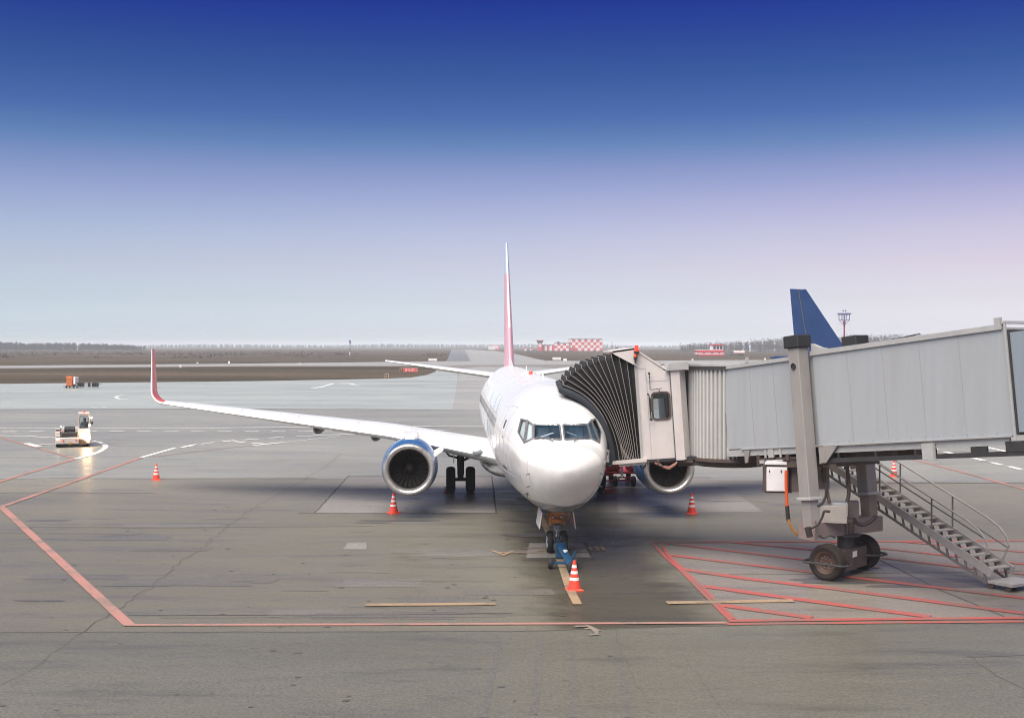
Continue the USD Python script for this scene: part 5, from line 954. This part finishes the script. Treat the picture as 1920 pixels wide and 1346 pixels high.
def location_sign(px0, px1, y0, y1, label):
    t, w_, h_, z0, dp = sgn(px0, px1, y0, y1, 'location_sign', SIGNBLACK, label, 'sign', 'small black signs with an orange mark')
    obj('mark', bx((0, -dp / 2 - .004, z0 + h_ * .5), (w_ * .36, .012, h_ * .5)), SIGNORANGE, t, smooth=False)
    obj('rim', cat(bx((0, 0, z0 + h_ + .03), (w_ + .12, dp + .02, .06)), bx((w_ / 2 + .03, 0, z0 + h_ / 2), (.06, dp + .02, h_)), bx((-w_ / 2 - .03, 0, z0 + h_ / 2), (.06, dp + .02, h_))), SIGNEDGE, t, smooth=False)
location_sign(750.3, 756, 690.2, 697.2, 'black sign with orange mark left of the long red sign'); location_sign(722.3, 728.3, 702.3, 708.6, 'black sign with orange mark alone at the grass edge')
gm_ = 'small pale marker boxes along the taxiway'
for (a, b_, y0, y1, lab) in ((803.3, 819.6, 671.8, 676, 'wide white marker board left of the far taxiway'), (1036, 1052, 669.5, 674.3, 'wide white marker board in the grass right of the tail fin'), (1056, 1063, 672, 675.8, 'small white marker board beside the wide one right of the fin'), (336.8, 340.2, 683.5, 688.6, 'white marker box just right of the red winglet'), (428, 431, 677, 681.2, 'upright white marker box beyond the taxiway strip'), (368.5, 372, 679, 681, 'low white marker between two upright marker boxes'),
                             (560, 563.5, 680.5, 682.2, 'low white marker on the strip left of the tailplane'), (1297, 1300, 672.5, 675, 'white marker box below the red roofed hut'), (1453, 1456, 668, 673, 'white marker box left of the first black column cap'), (1433, 1436, 671, 674, 'white marker box near the bridge roof, left of another')):
    sgn(a, b_, y0, y1, 'marker_box', MARKWHITE, lab, 'marker', gm_)

# ------------------------------------------------------------------ far buildings
def checker(name, px0, px1, y0, d, cols, rows, label, depth, flip=0, win=()):
    """A block whose front is built of red and white squares."""
    k = d / F; w_ = (px1 - px0) * k; z1 = H + (HY - y0) * k; c = np.array([((px0 + px1) / 2 - CX) * k, d, 0])
    t = thing(name, label, 'building', c); obj('wall', b2((-w_ / 2, .06, 0), (w_ / 2, depth, z1)), CHECKWHITE, t, smooth=False)
    for i in range(cols):
        for j in range(rows):
            q = b2((-w_ / 2 + w_ * i / cols, 0, z1 * j / rows), (-w_ / 2 + w_ * (i + 1) / cols, .05, z1 * (j + 1) / rows)); obj('wall_panel', q, CHECKRED if (i + j + flip) % 2 else CHECKWHITE, t, smooth=False)
    for side in (-1, 1):
        for i in range(max(int(depth / (w_ / cols)), 1)):
            for j in range(rows):
                s_ = w_ / cols; obj('wall_panel', b2((side * w_ / 2 - (.05 if side < 0 else 0), .06 + s_ * i, z1 * j / rows), (side * w_ / 2 + (.05 if side > 0 else 0), .06 + min(s_ * (i + 1), depth), z1 * (j + 1) / rows)), CHECKRED if (i + j + flip + 1) % 2 else CHECKWHITE, t, smooth=False)
    obj('roof', b2((-w_ / 2 - .3, -.3, z1), (w_ / 2 + .3, depth + .3, z1 + .5)), ROOFDARK, t, smooth=False)
    for (x, y) in win:
        wx = (x - (px0 + px1) / 2) * k; wz = H + (HY - y) * k; fw_ = obj('window', b2((wx - .7, -.06, wz - .8), (wx + .7, 0, wz + .8)), CHECKWHITE, t, smooth=False); obj('pane', b2((wx - .55, -.09, wz - .65), (wx + .55, -.06, wz + .65)), WINDOWDARK, fw_, smooth=False)
    return t, w_, z1, k
DB = 1480.
t, w_, z1, k = checker('checkered_building', 1067.3, 1129.5, 636.3, DB, 11, 4, 'tall red and white checkered building behind the bridge canopy', 16, 1, ((1088, 642), (1098.5, 642), (1109, 641), (1120, 642), (1088, 651), (1098.5, 651), (1077, 651), (1117, 651)))
obj('entrance', b2((-w_ / 2 + 3, -.1, 0), (-w_ / 2 + 9, .0, 4)), CHECKRED, t, smooth=False)
for q in range(5): obj('roof_vent', b2((-w_ / 2 + 3 + q * 8.5, 2, z1 + .5), (-w_ / 2 + 5.5 + q * 8.5, 5, z1 + 1.0)), ROOFDARK, t, smooth=False)
t, w_, z1, k = checker('checkered_building', 1040, 1066.6, 643.5, DB - 6, 5, 3, 'middle red and white checkered block joined to the tall one', 12, 0); obj('roof_tank', b2((-w_ / 2 + 3, 2, z1 + .5), (-w_ / 2 + 6, 5, z1 + 2.0)), ROOFDARK, t, smooth=False)
t, w_, z1, k = checker('checkered_building', 1016.5, 1039.3, 647.2, DB - 6, 5, 1, 'low red and white building left of the checkered blocks', 10, 1)
c = np.array([(1012 - CX) * DB / F, DB - 12, 0]); tw_ = thing('control_tower', 'small red control tower with flared dark cabin left of the low building', 'tower', c); k = DB / F
obj('shaft', b2((-2.6, 0, 0), (2.6, 5, 9.5)), CHECKRED, tw_, smooth=False); obj('shaft_panel', b2((-1.6, -.1, 5), (1.6, 0, 9.4)), CHECKWHITE, tw_, smooth=False)
obj('cabin', trimesh.convex.convex_hull(np.array([(sx * x, 2.5 + sy * x, z) for x, z in ((2.8, 9.5), (4.3, 12.4)) for sx in (-1, 1) for sy in (-1, 1)])), WINDOWDARK, tw_, smooth=False); obj('roof', b2((-4.5, -2, 12.4), (4.5, 7, 13.0)), CHECKRED, tw_, smooth=False)
# red roofed hut to the right
DH = 770.; k = DH / F; c = np.array([(1331 - CX) * k, DH, 0]); w_ = 52 * k; z1 = H - (658 - HY) * k * 0 - (661.2 - HY) * k; 
hut = thing('airfield_hut', 'red and white airfield hut with a glazed lookout, right of the canopy', 'building', c)
zA, zB, zC = H - (661 - HY) * k, H - (657 - HY) * k, H - (647 - HY) * k
obj('wall', b2((-w_ / 2, 0, 1.0), (w_ / 2, 6, zA)), CHECKWHITE, hut, smooth=False); obj('plinth', b2((-w_ / 2 + 1.5, -.1, 0), (w_ / 2 + .02, 6.1, 1.0)), CHECKRED, hut, smooth=False); obj('parapet', b2((-w_ / 2 + .2, -.2, zA), (w_ / 2 + .1, 6.2, zB + .2)), CHECKRED, hut, smooth=False)
obj('flat_roof', b2((-w_ / 2 - .3, -.3, zB + .2), (w_ / 2 - 7.5, 6.3, zB + .6)), HUTWHITE, hut, smooth=False)
lk = obj('lookout', b2((w_ / 2 - 8.0, .4, zB + .2), (w_ / 2 - .3, 5.5, zC - .2)), HUTWHITE, hut, smooth=False); obj('roof', b2((w_ / 2 - 8.3, .0, zC - .2), (w_ / 2 + .0, 6, zC + .5)), CHECKRED, hut, smooth=False)
for q in range(3): obj('window', b2((w_ / 2 - 6.6 + q * 2.1, .3, zB + .7), (w_ / 2 - 5.0 + q * 2.1, .4, zC - .5)), WINDOWDARK, lk, smooth=False)
for q in (.25, .55, .80): wq = obj('window', b2((-w_ / 2 + w_ * q, -.05, 1.5), (-w_ / 2 + w_ * q + 1.3, 0, 2.4)), WINDOWDARK, hut, smooth=False)
tk = thing('tanker_truck', 'pale pink tanker truck parked right of the airfield hut', 'truck', ((1384 - CX) * k, DH, 0))
cyl = tube([(-2.8, 1.2, 2.0), (4.2, 1.2, 2.0)], 1.15, 20); obj('tank', cyl, TANKPINK, tk); obj('cab', b2((-5.2, 0, .7), (-3.1, 2.4, 3.0), .15), STEEL, tk); obj('chassis', b2((-5.0, .2, .55), (4.0, 2.2, .95)), DARKSTEEL, tk, smooth=False)
obj('windscreen', b2((-5.0, -.03, 2.0), (-3.5, 0, 2.7)), WINDOWDARK, tk, smooth=False)
for x in (-4.2, 1.4, 2.8):
    for y in (.2, 2.2): obj('wheel', lathe([(0, -.14), (.42, -.14), (.5, 0), (.42, .14), (0, .14)], 'y', 18, (x, y, .5)), RUBBER, tk)
def gable(name, px0, px1, y0, yb, d, wallm, roofm, label):
    k = d / F; w_ = (px1 - px0) * k; zr = H + (HY - y0) * k; ze = H + (HY - (y0 + (yb - y0) * .45)) * k; c = np.array([((px0 + px1) / 2 - CX) * k, d, 0]); t = thing(name, label, 'building', c)
    obj('wall', b2((-w_ / 2, 0, 0), (w_ / 2, 9, ze)), wallm, t, smooth=False); obj('roof', trimesh.convex.convex_hull(np.array([(x, y, z) for x, y, z in ((-w_ / 2 - .4, -.4, ze), (w_ / 2 + .4, -.4, ze), (-w_ / 2 - .4, 9.4, ze), (w_ / 2 + .4, 9.4, ze), (-w_ / 2 * .75, 4.5, zr), (w_ / 2 * .85, 4.5, zr))])), roofm, t, smooth=False)
    for q in (-.3, .1, .35): obj('window', b2((w_ * q, -.05, ze * .3), (w_ * q + 1.2, 0, ze * .7)), WINDOWDARK, t, smooth=False)
gable('house', 1393.5, 1416, 647.5, 657.5, 1450., HUTWHITE, ROOFBLUE, 'white far house with a pale blue roof below the bare wood'); gable('house', 1441, 1455, 649.8, 656.5, 1500., HUTWHITE, ROOFDARK, 'small white far house with a dark roof left of the column cap')
k = 1900 / F; fh = thing('shed', 'long white shed far beside the runway end, left of the tail fin', 'building', ((925 - CX) * k, 1900, 0)); obj('wall', b2((-8, 0, 0), (8, 8, 6.5)), HUTWHITE, fh, smooth=False); obj('roof', b2((-8.3, -.3, 6.5), (8.3, 8.3, 7.2)), CHECKRED, fh, smooth=False); obj('annex', b2((3, -6, 0), (9, 0, 2.5)), CHECKRED, fh, smooth=False)
k = 1500 / F
for (x, y0, lab) in ((985.5, 649, 'small striped hut right of the tail fin, left of another'), (996, 649, 'small striped hut right of the tail fin, next to the tower')):
    t = thing('striped_hut', lab, 'hut', ((x - CX) * k, 1500, 0), 0, 'small striped huts by the tower'); obj('wall', b2((-1.4, 0, 0), (1.4, 3, 3.0)), HUTWHITE, t, smooth=False); obj('roof', b2((-1.6, -.2, 3.0), (1.6, 3.2, 4.2)), CHECKRED, t, smooth=False)
fb = thing('field_box', 'dark grey cabin on the field behind the red warning lamp', 'cabin', ((1156.5 - CX) * 1000 / F, 1000, 0)); obj('wall', b2((-1.1, 0, 0), (1.1, 2, 4.9)), ROOFDARK, fb, smooth=False); obj('roof', b2((-1.25, -.15, 4.9), (1.25, 2.15, 5.2)), STEEL, fb, smooth=False)
# red and white approach frame behind the canopy, masts
pa = thing('approach_frame', 'red and white trestle frame just behind the pleated canopy', 'frame', ((1142 - CX) * 500 / F, 500, 0)); obj('legs', cat(*[tube([(x * 1.0, y, 0), (x * .55, y * .5, 2.6)], .06, 6) for x in (-1, 1) for y in (-.8, .8)], tube([(-.8, 0, 1.0), (.8, 0, 1.0)], .05, 6)), MARKWHITE, pa); obj('top', cat(bx((0, 0, 3.2), (1.2, .9, 1.3)), bx((0, 0, 4.0), (1.6, 1.0, .2))), CHECKRED, pa, smooth=False)
dm = 420.; mast = thing('light_mast', 'red and white lighting mast with a ring of lamps, between tail and black cap', 'mast', ((1583 - CX) * dm / F, dm, 0)); k = dm / F
obj('pole', lathe([(.75, 0), (.65, 5), (.0, 5.01)], 'z', 14), HUTWHITE, mast); obj('shaft', lathe([(.34, 5), (.26, 6 + 6.5), (.42, 6.43 + 8.6), (0, 15.2)], 'z', 12), MASTRED, mast)
zt, zb = H + 58 * k, H + 48.5 * k; R_ = 10.3 * k; rg = [(R_ * math.cos(a_), R_ * math.sin(a_)) for a_ in np.arange(8) * math.pi / 4 + .2]
obj('lamp_ring', cat(tube([(x, y, zb) for x, y in rg], .09, 5, closed=True), tube([(x, y, zt) for x, y in rg], .09, 5, closed=True), *[tube([(x, y, zb), (x, y, zt)], .08, 5) for x, y in rg], *[tube([(x, y, zb), (x * .15, y * .15, zb - 1.9)], .05, 4) for x, y in rg], tube([(0, 0, 12), (0, 0, zt + .5)], .22, 8), tube([(.3, 0, zt), (.3, 0, H + 64 * k)], .05, 5)), MASTBLUE, mast)
for (x, y) in rg: obj('lamp', bx((x, y, zt + .3), (1.0, .5, .5), bevel=.08), MASTBLUE, mast)
for x in (-.35, .5): obj('top_lamp', ball((x, 0, H + 65.5 * k), .28, 1), MASTBLUE, mast)
dq = 640.; k = dq / F; pm_ = thing('beacon_mast', 'thin pole with a dark head standing far left of the tail', 'mast', ((656 - CX) * dq / F, dq, 0)); obj('pole', tube([(0, 0, 0), (0, 0, H + 6 * k)], .18, 8), STEEL, pm_); obj('head', cat(bx((0, 0, H + 8 * k), (.9, .5, 1.2)), bx((.3, 0, H + 5 * k), (.7, .4, .8))), MASTBLUE, pm_); obj('band', tube([(0, 0, 1.5), (0, 0, 3.0)], .30, 8), MARKWHITE, pm_)
for (x, d_, h_, lab) in ((1147.6, 900., 9, 'thin bare pole left of the cabin on the field'), (1276.5, 780., 8, 'dark pole beside the red roofed hut'), (1417, 1300., 16, 'tall pole rising over the bare wood')):
    t = thing('pole', lab, 'pole', ((x - CX) * d_ / F, d_, 0)); obj('shaft', tube([(0, 0, 0), (0, 0, h_)], [.16, .10], 6), STEEL, t); obj('head', ball((0, 0, h_), .3, 1), MARKWHITE if h_ > 10 else STEEL, t)

# ------------------------------------------------------------------ the second aircraft, mostly behind the bridge
DT = 116.; k = DT / F
a2 = thing('blue_tailed_airliner', 'airliner with tall dark blue tail parked behind the bridge on the right', 'airliner', ((1500 - CX) * k, DT, 0), 0)
# nose points right and towards the viewer a little; x runs from tail to nose
ca_ = math.radians(-14); cax = np.array([math.cos(ca_), math.sin(ca_), 0]); cay = np.array([-math.sin(ca_), math.cos(ca_), 0])
def p2(x, y, z): return np.array([cax[0] * x + cay[0] * y, cax[1] * x + cay[1] * y, z])
def m2(m): T = np.eye(4); T[:3, 0], T[:3, 1] = cax, cay; m = m.copy(); m.apply_transform(T); return m
fs = [(-3.0, .25, 4.6, .3), (-1.5, .55, 4.5, .55), (1, 1.05, 4.2, .95), (4, 1.6, 3.75, 1.55), (7.5, 1.85, 3.45, 1.85), (12, 1.88, 3.4, 1.88), (24, 1.88, 3.4, 1.88), (27, 1.75, 3.3, 1.75), (29, 1.35, 3.1, 1.35), (30.5, .75, 2.95, .75), (31.2, .05, 2.9, .05)]
aa = np.linspace(0, 2 * np.pi, 33)[:-1]
PB = np.array([[(x, w_ * math.cos(q), z + hh * math.sin(q)) for q in aa] for x, w_, z, hh in fs]); xs2 = np.array([f_[0] for f_ in fs])
fu = grid_mesh(PB, wrap=True); fu = m2(fu); fu.invert() if fu.volume < 0 else None; mk = np.zeros((len(fs) - 1, 32), bool); mk[:4] = True
def orient(g): 
    c_ = g.vertices.mean(0); 
    if ((g.triangles_center - c_) * g.face_normals).sum(1).mean() < 0: g.invert()
    return g
rear = orient(m2(grid_mesh(PB, wrap=True, mask=mk))); frnt = orient(m2(grid_mesh(PB, wrap=True, mask=~mk)))
fus2 = obj('fuselage', frnt, WHITE, a2, smooth=50); obj('rear_fuselage', rear, NAVY, a2, smooth=50)
finp = [(-.35, 4.8), (5.0, 4.9), (3.75, 6.1), (.55, 11.85), (-.95, 11.9)]
def slab(pts, t0, t1): return trimesh.convex.convex_hull(np.array([p2(x, sy * (t0 if z < 8 else t1), z) for x, z in pts for sy in (-1, 1)]))
def fin2(pts): 
    lo = [(pts[0], .14), (pts[1], .03), (pts[2], .05), (pts[3], .04), (pts[4], .02)]; V_ = [p2(x, s_ * t_, z) for (x, z), t_ in lo for s_ in (-1, 1)] + [p2(1.6, s_ * .24, 5.0) for s_ in (-1, 1)] + [p2(.2, s_ * .09, 11.8) for s_ in (-1, 1)]
    return trimesh.convex.convex_hull(np.array(V_))
tf_ = obj('tail_fin', fin2(finp), NAVY, a2, smooth=False); obj('rudder_gap', tube([p2(.95, -.235, 5.05), p2(-.15, -.115, 11.8)], .035, 5), DARKSEAM, tf_); obj('rudder_gap', tube([p2(.95, .235, 5.05), p2(-.15, .115, 11.8)], .035, 5), DARKSEAM, tf_)
for s_ in (-1, 1):
    V_ = [p2(x, s_ * y, z + dz) for x, y, z in ((-1.6, .3, 4.75), (1.8, .3, 4.75), (-2.6, 5.6, 5.3), (-1.2, 5.6, 5.3)) for dz in (-.07, .07)]; obj('tailplane', trimesh.convex.convex_hull(np.array(V_)), NAVY, a2, smooth=False)
    V_ = [p2(x, s_ * y, z + dz) for x, y, z, q in ((13.0, 1.0, 2.4, .3), (20.5, 1.0, 2.4, .3), (9.8, 16.5, 4.0, .06), (11.4, 16.5, 4.0, .06)) for dz in (-q, q)]; obj('wing', trimesh.convex.convex_hull(np.array(V_)), WHITE, a2, smooth=False)
    e_ = obj('engine', m2(lathe([(.75, 4.2), (.98, 3.8), (1.05, 2.5), (.9, .8), (.6, 0), (0, 0)], 'x', 28, (16.4, s_ * 5.0, 1.75))), NAVY, a2); obj('inlet', m2(lathe([(0, 3.4), (.72, 3.4), (.75, 4.2)], 'x', 24, (16.4, s_ * 5.0, 1.75))), DUCT, e_)
    obj('main_gear', m2(cat(tube([(14.6, s_ * 2.9, 2.3), (14.6, s_ * 2.9, .5)], .13, 10), *[lathe([(0, -.18), (.48, -.18), (.55, 0), (.48, .18), (0, .18)], 'y', 24, (14.6, s_ * 2.9 + o, .55)) for o in (-.4, .4)])), DARKSTEEL, a2)
obj('nose_gear', m2(cat(tube([(27.5, 0, 1.8), (27.5, 0, .4)], .09, 10), *[lathe([(0, -.1), (.3, -.1), (.35, 0), (.3, .1), (0, .1)], 'y', 20, (27.5, o, .35)) for o in (-.2, .2)])), DARKSTEEL, a2)
for q in range(30): obj('cabin_window', m2(bx((8 + q * .55, -1.87, 3.85), (.24, .05, .34), bevel=.015)), WINDOWDARK, a2)
for q, (z, yy) in enumerate(((3.95, -.55), (3.95, .55))): obj('windscreen', m2(bx((29.3, yy, z), (.25, .8, .35), bevel=.05)), WINDOWDARK, a2)

# ------------------------------------------------------------------ woods, dry brush
def tri_cloud(centers, size, r):
    n = len(centers); d = r.normal(size=(n, 3, 3)); d /= np.linalg.norm(d, axis=2, keepdims=True); v = centers[:, None] + d * np.broadcast_to(size, (n,))[:, None, None]
    return v.reshape(-1, 3), np.arange(3 * n).reshape(-1, 3)
def wood(name, spots, hts, leafm, label, bare, seed, n=46):
    r = np.random.default_rng(seed); Vs, Fs, m_ = [], [], 0
    for (x, y), h_ in zip(spots, hts):
        tr = np.array([(x - .18, y, 0), (x + .18, y, 0), (x, y + .2, 0), (x, y, h_ * .9)]); Vs.append(tr); Fs.append(np.array([[0, 1, 3], [1, 2, 3], [2, 0, 3]]) + m_); m_ += 4
        if bare:
            for q in range(n):
                z0 = h_ * r.uniform(.12, .8); a_ = r.uniform(0, 6.28); L = h_ * r.uniform(.18, .34) * (1.1 - z0 / h_); tp_ = np.array([x + math.cos(a_) * L * .7, y + math.sin(a_) * L * .7, min(z0 + L * 1.1, h_)]); s0 = np.array([x, y, z0]); wv = np.array([-.0, 0, .10]) + r.normal(0, .10, 3)
                Vs.append(np.array([s0 - wv, s0 + wv, tp_])); Fs.append(np.array([[0, 1, 2]]) + m_); m_ += 3
            c = np.c_[x + r.normal(0, h_ * .14, n), y + r.normal(0, h_ * .14, n), h_ * r.beta(2.2, 1.6, n)]
        else:
            rad = h_ * .26; d = r.normal(size=(n, 3)); d /= np.linalg.norm(d, axis=1, keepdims=True); d *= (r.uniform(.25, 1, n) ** .5)[:, None]; c = np.c_[x + d[:, 0] * rad, y + d[:, 1] * rad, h_ * .55 + d[:, 2] * h_ * .46]; c[:, 2] = np.maximum(c[:, 2], .3)
        v, f_ = tri_cloud(c, r.uniform(.45, 1.0, n) * h_ * (.17 if not bare else .085), r); Vs.append(v); Fs.append(f_ + m_); m_ += len(v)
    return obj(name, trimesh.Trimesh(np.vstack(Vs), np.vstack(Fs), process=False), leafm, smooth=False, label=label, cat='wood', kind='stuff')
def belt(px0, px1, d, depth, step, hfun, seed, rows=3):
    r = np.random.default_rng(seed); sp, ht = [], []
    for x in np.arange((px0 - CX) * d / F, (px1 - CX) * d / F, step):
        for row in range(rows):
            y = d + depth * (row + r.uniform(-.4, .4)) / rows; xx = x + r.uniform(-.5, .5) * step; px = CX + xx / y * F; sp.append((xx, y)); ht.append(max(hfun(px) * r.uniform(.82, 1.06), 2))
    return sp, ht
kf = 1500 / F
sp, ht = belt(-420, 254, 1500., 60, 2.6, lambda p: (H + (HY - np.interp(p, [-400, 0, 60, 130, 200, 240, 256], [636, 641, 643, 642.8, 644.5, 646, 648])) * kf), 1)
wood('wood', sp, ht, LEAFBLUE, 'dark bluish wood on the far left horizon, with a sharp right end', False, 11, 60)
kf = 2600 / F
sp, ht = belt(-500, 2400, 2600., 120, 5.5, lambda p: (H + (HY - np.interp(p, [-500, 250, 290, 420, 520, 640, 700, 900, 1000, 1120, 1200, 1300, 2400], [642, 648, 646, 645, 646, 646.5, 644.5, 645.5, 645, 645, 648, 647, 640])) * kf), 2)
wood('wood', sp, ht, LEAFHAZE, 'pale hazy wood along the whole far horizon', False, 12, 40)
kf = 1150 / F
sp, ht = belt(1289, 2100, 1150., 55, 2.8, lambda p: (H + (HY - np.interp(p, [1285, 1295, 1330, 1400, 1440, 1480, 1600, 1700, 1800, 1900, 2300], [645, 642, 641.5, 638, 634, 632, 628, 627, 627, 629, 622])) * kf), 3, 5)
wood('leafless_wood', sp, ht, LEAFGREY, 'grey leafless wood on the right horizon behind the bridge', True, 13, 34)
r = np.random.default_rng(21); n = 9000
py = r.uniform(660.5, 671.5, n); px = r.uniform(-500, 840, n); keep = meshkit.fbm(np.c_[px / 90, py / 4, np.zeros(n)], 3) > .50 - .12 * (py < 668) + np.clip((px - 420) / 900, 0, .3); px, py = px[keep], py[keep]
d_ = H * F / (py - HY); c = np.c_[(px - CX) * d_ / F, d_, np.abs(r.normal(0, .45, len(px)))]; v, f_ = tri_cloud(c, r.uniform(.4, 1.1, len(px)), r); v[:, 2] = np.maximum(v[:, 2], .01)
obj('dry_brush', trimesh.Trimesh(v, f_, process=False), BRUSH, smooth=False, label='low reddish brown dry brush on the far left field', cat='brush', kind='stuff')
py = r.uniform(656.2, 660.5, 3000); px = np.concatenate([r.uniform(985, 1290, 1500), r.uniform(-500, 800, 1500)]); d_ = H * F / (py - HY); c = np.c_[(px - CX) * d_ / F, d_, np.abs(r.normal(0, .35, len(px)))]; v, f_ = tri_cloud(c, r.uniform(.5, 1.2, len(px)), r); v[:, 2] = np.maximum(v[:, 2], .01)
obj('field_scrub', trimesh.Trimesh(v, f_, process=False), BRUSH, smooth=False, label='thin dry scrub at the foot of the far buildings and woods', cat='brush', kind='stuff')

# ------------------------------------------------------------------ the air
HAZE = 0.00022
if HAZE:
    hz = usdkit.material(stage, '/World/Looks/haze_air', {'v': ('principled_volume', {'color': (.88, .95, 1.0), 'density': HAZE, 'anisotropy': -.3})}, volume='v.volume')
    obj('haze', b2((-9500, -400, -1.0), (9500, 9500, 26.0)), hz, smooth=False, kind='stuff', label='thin pale haze over the whole airfield', cat='haze')
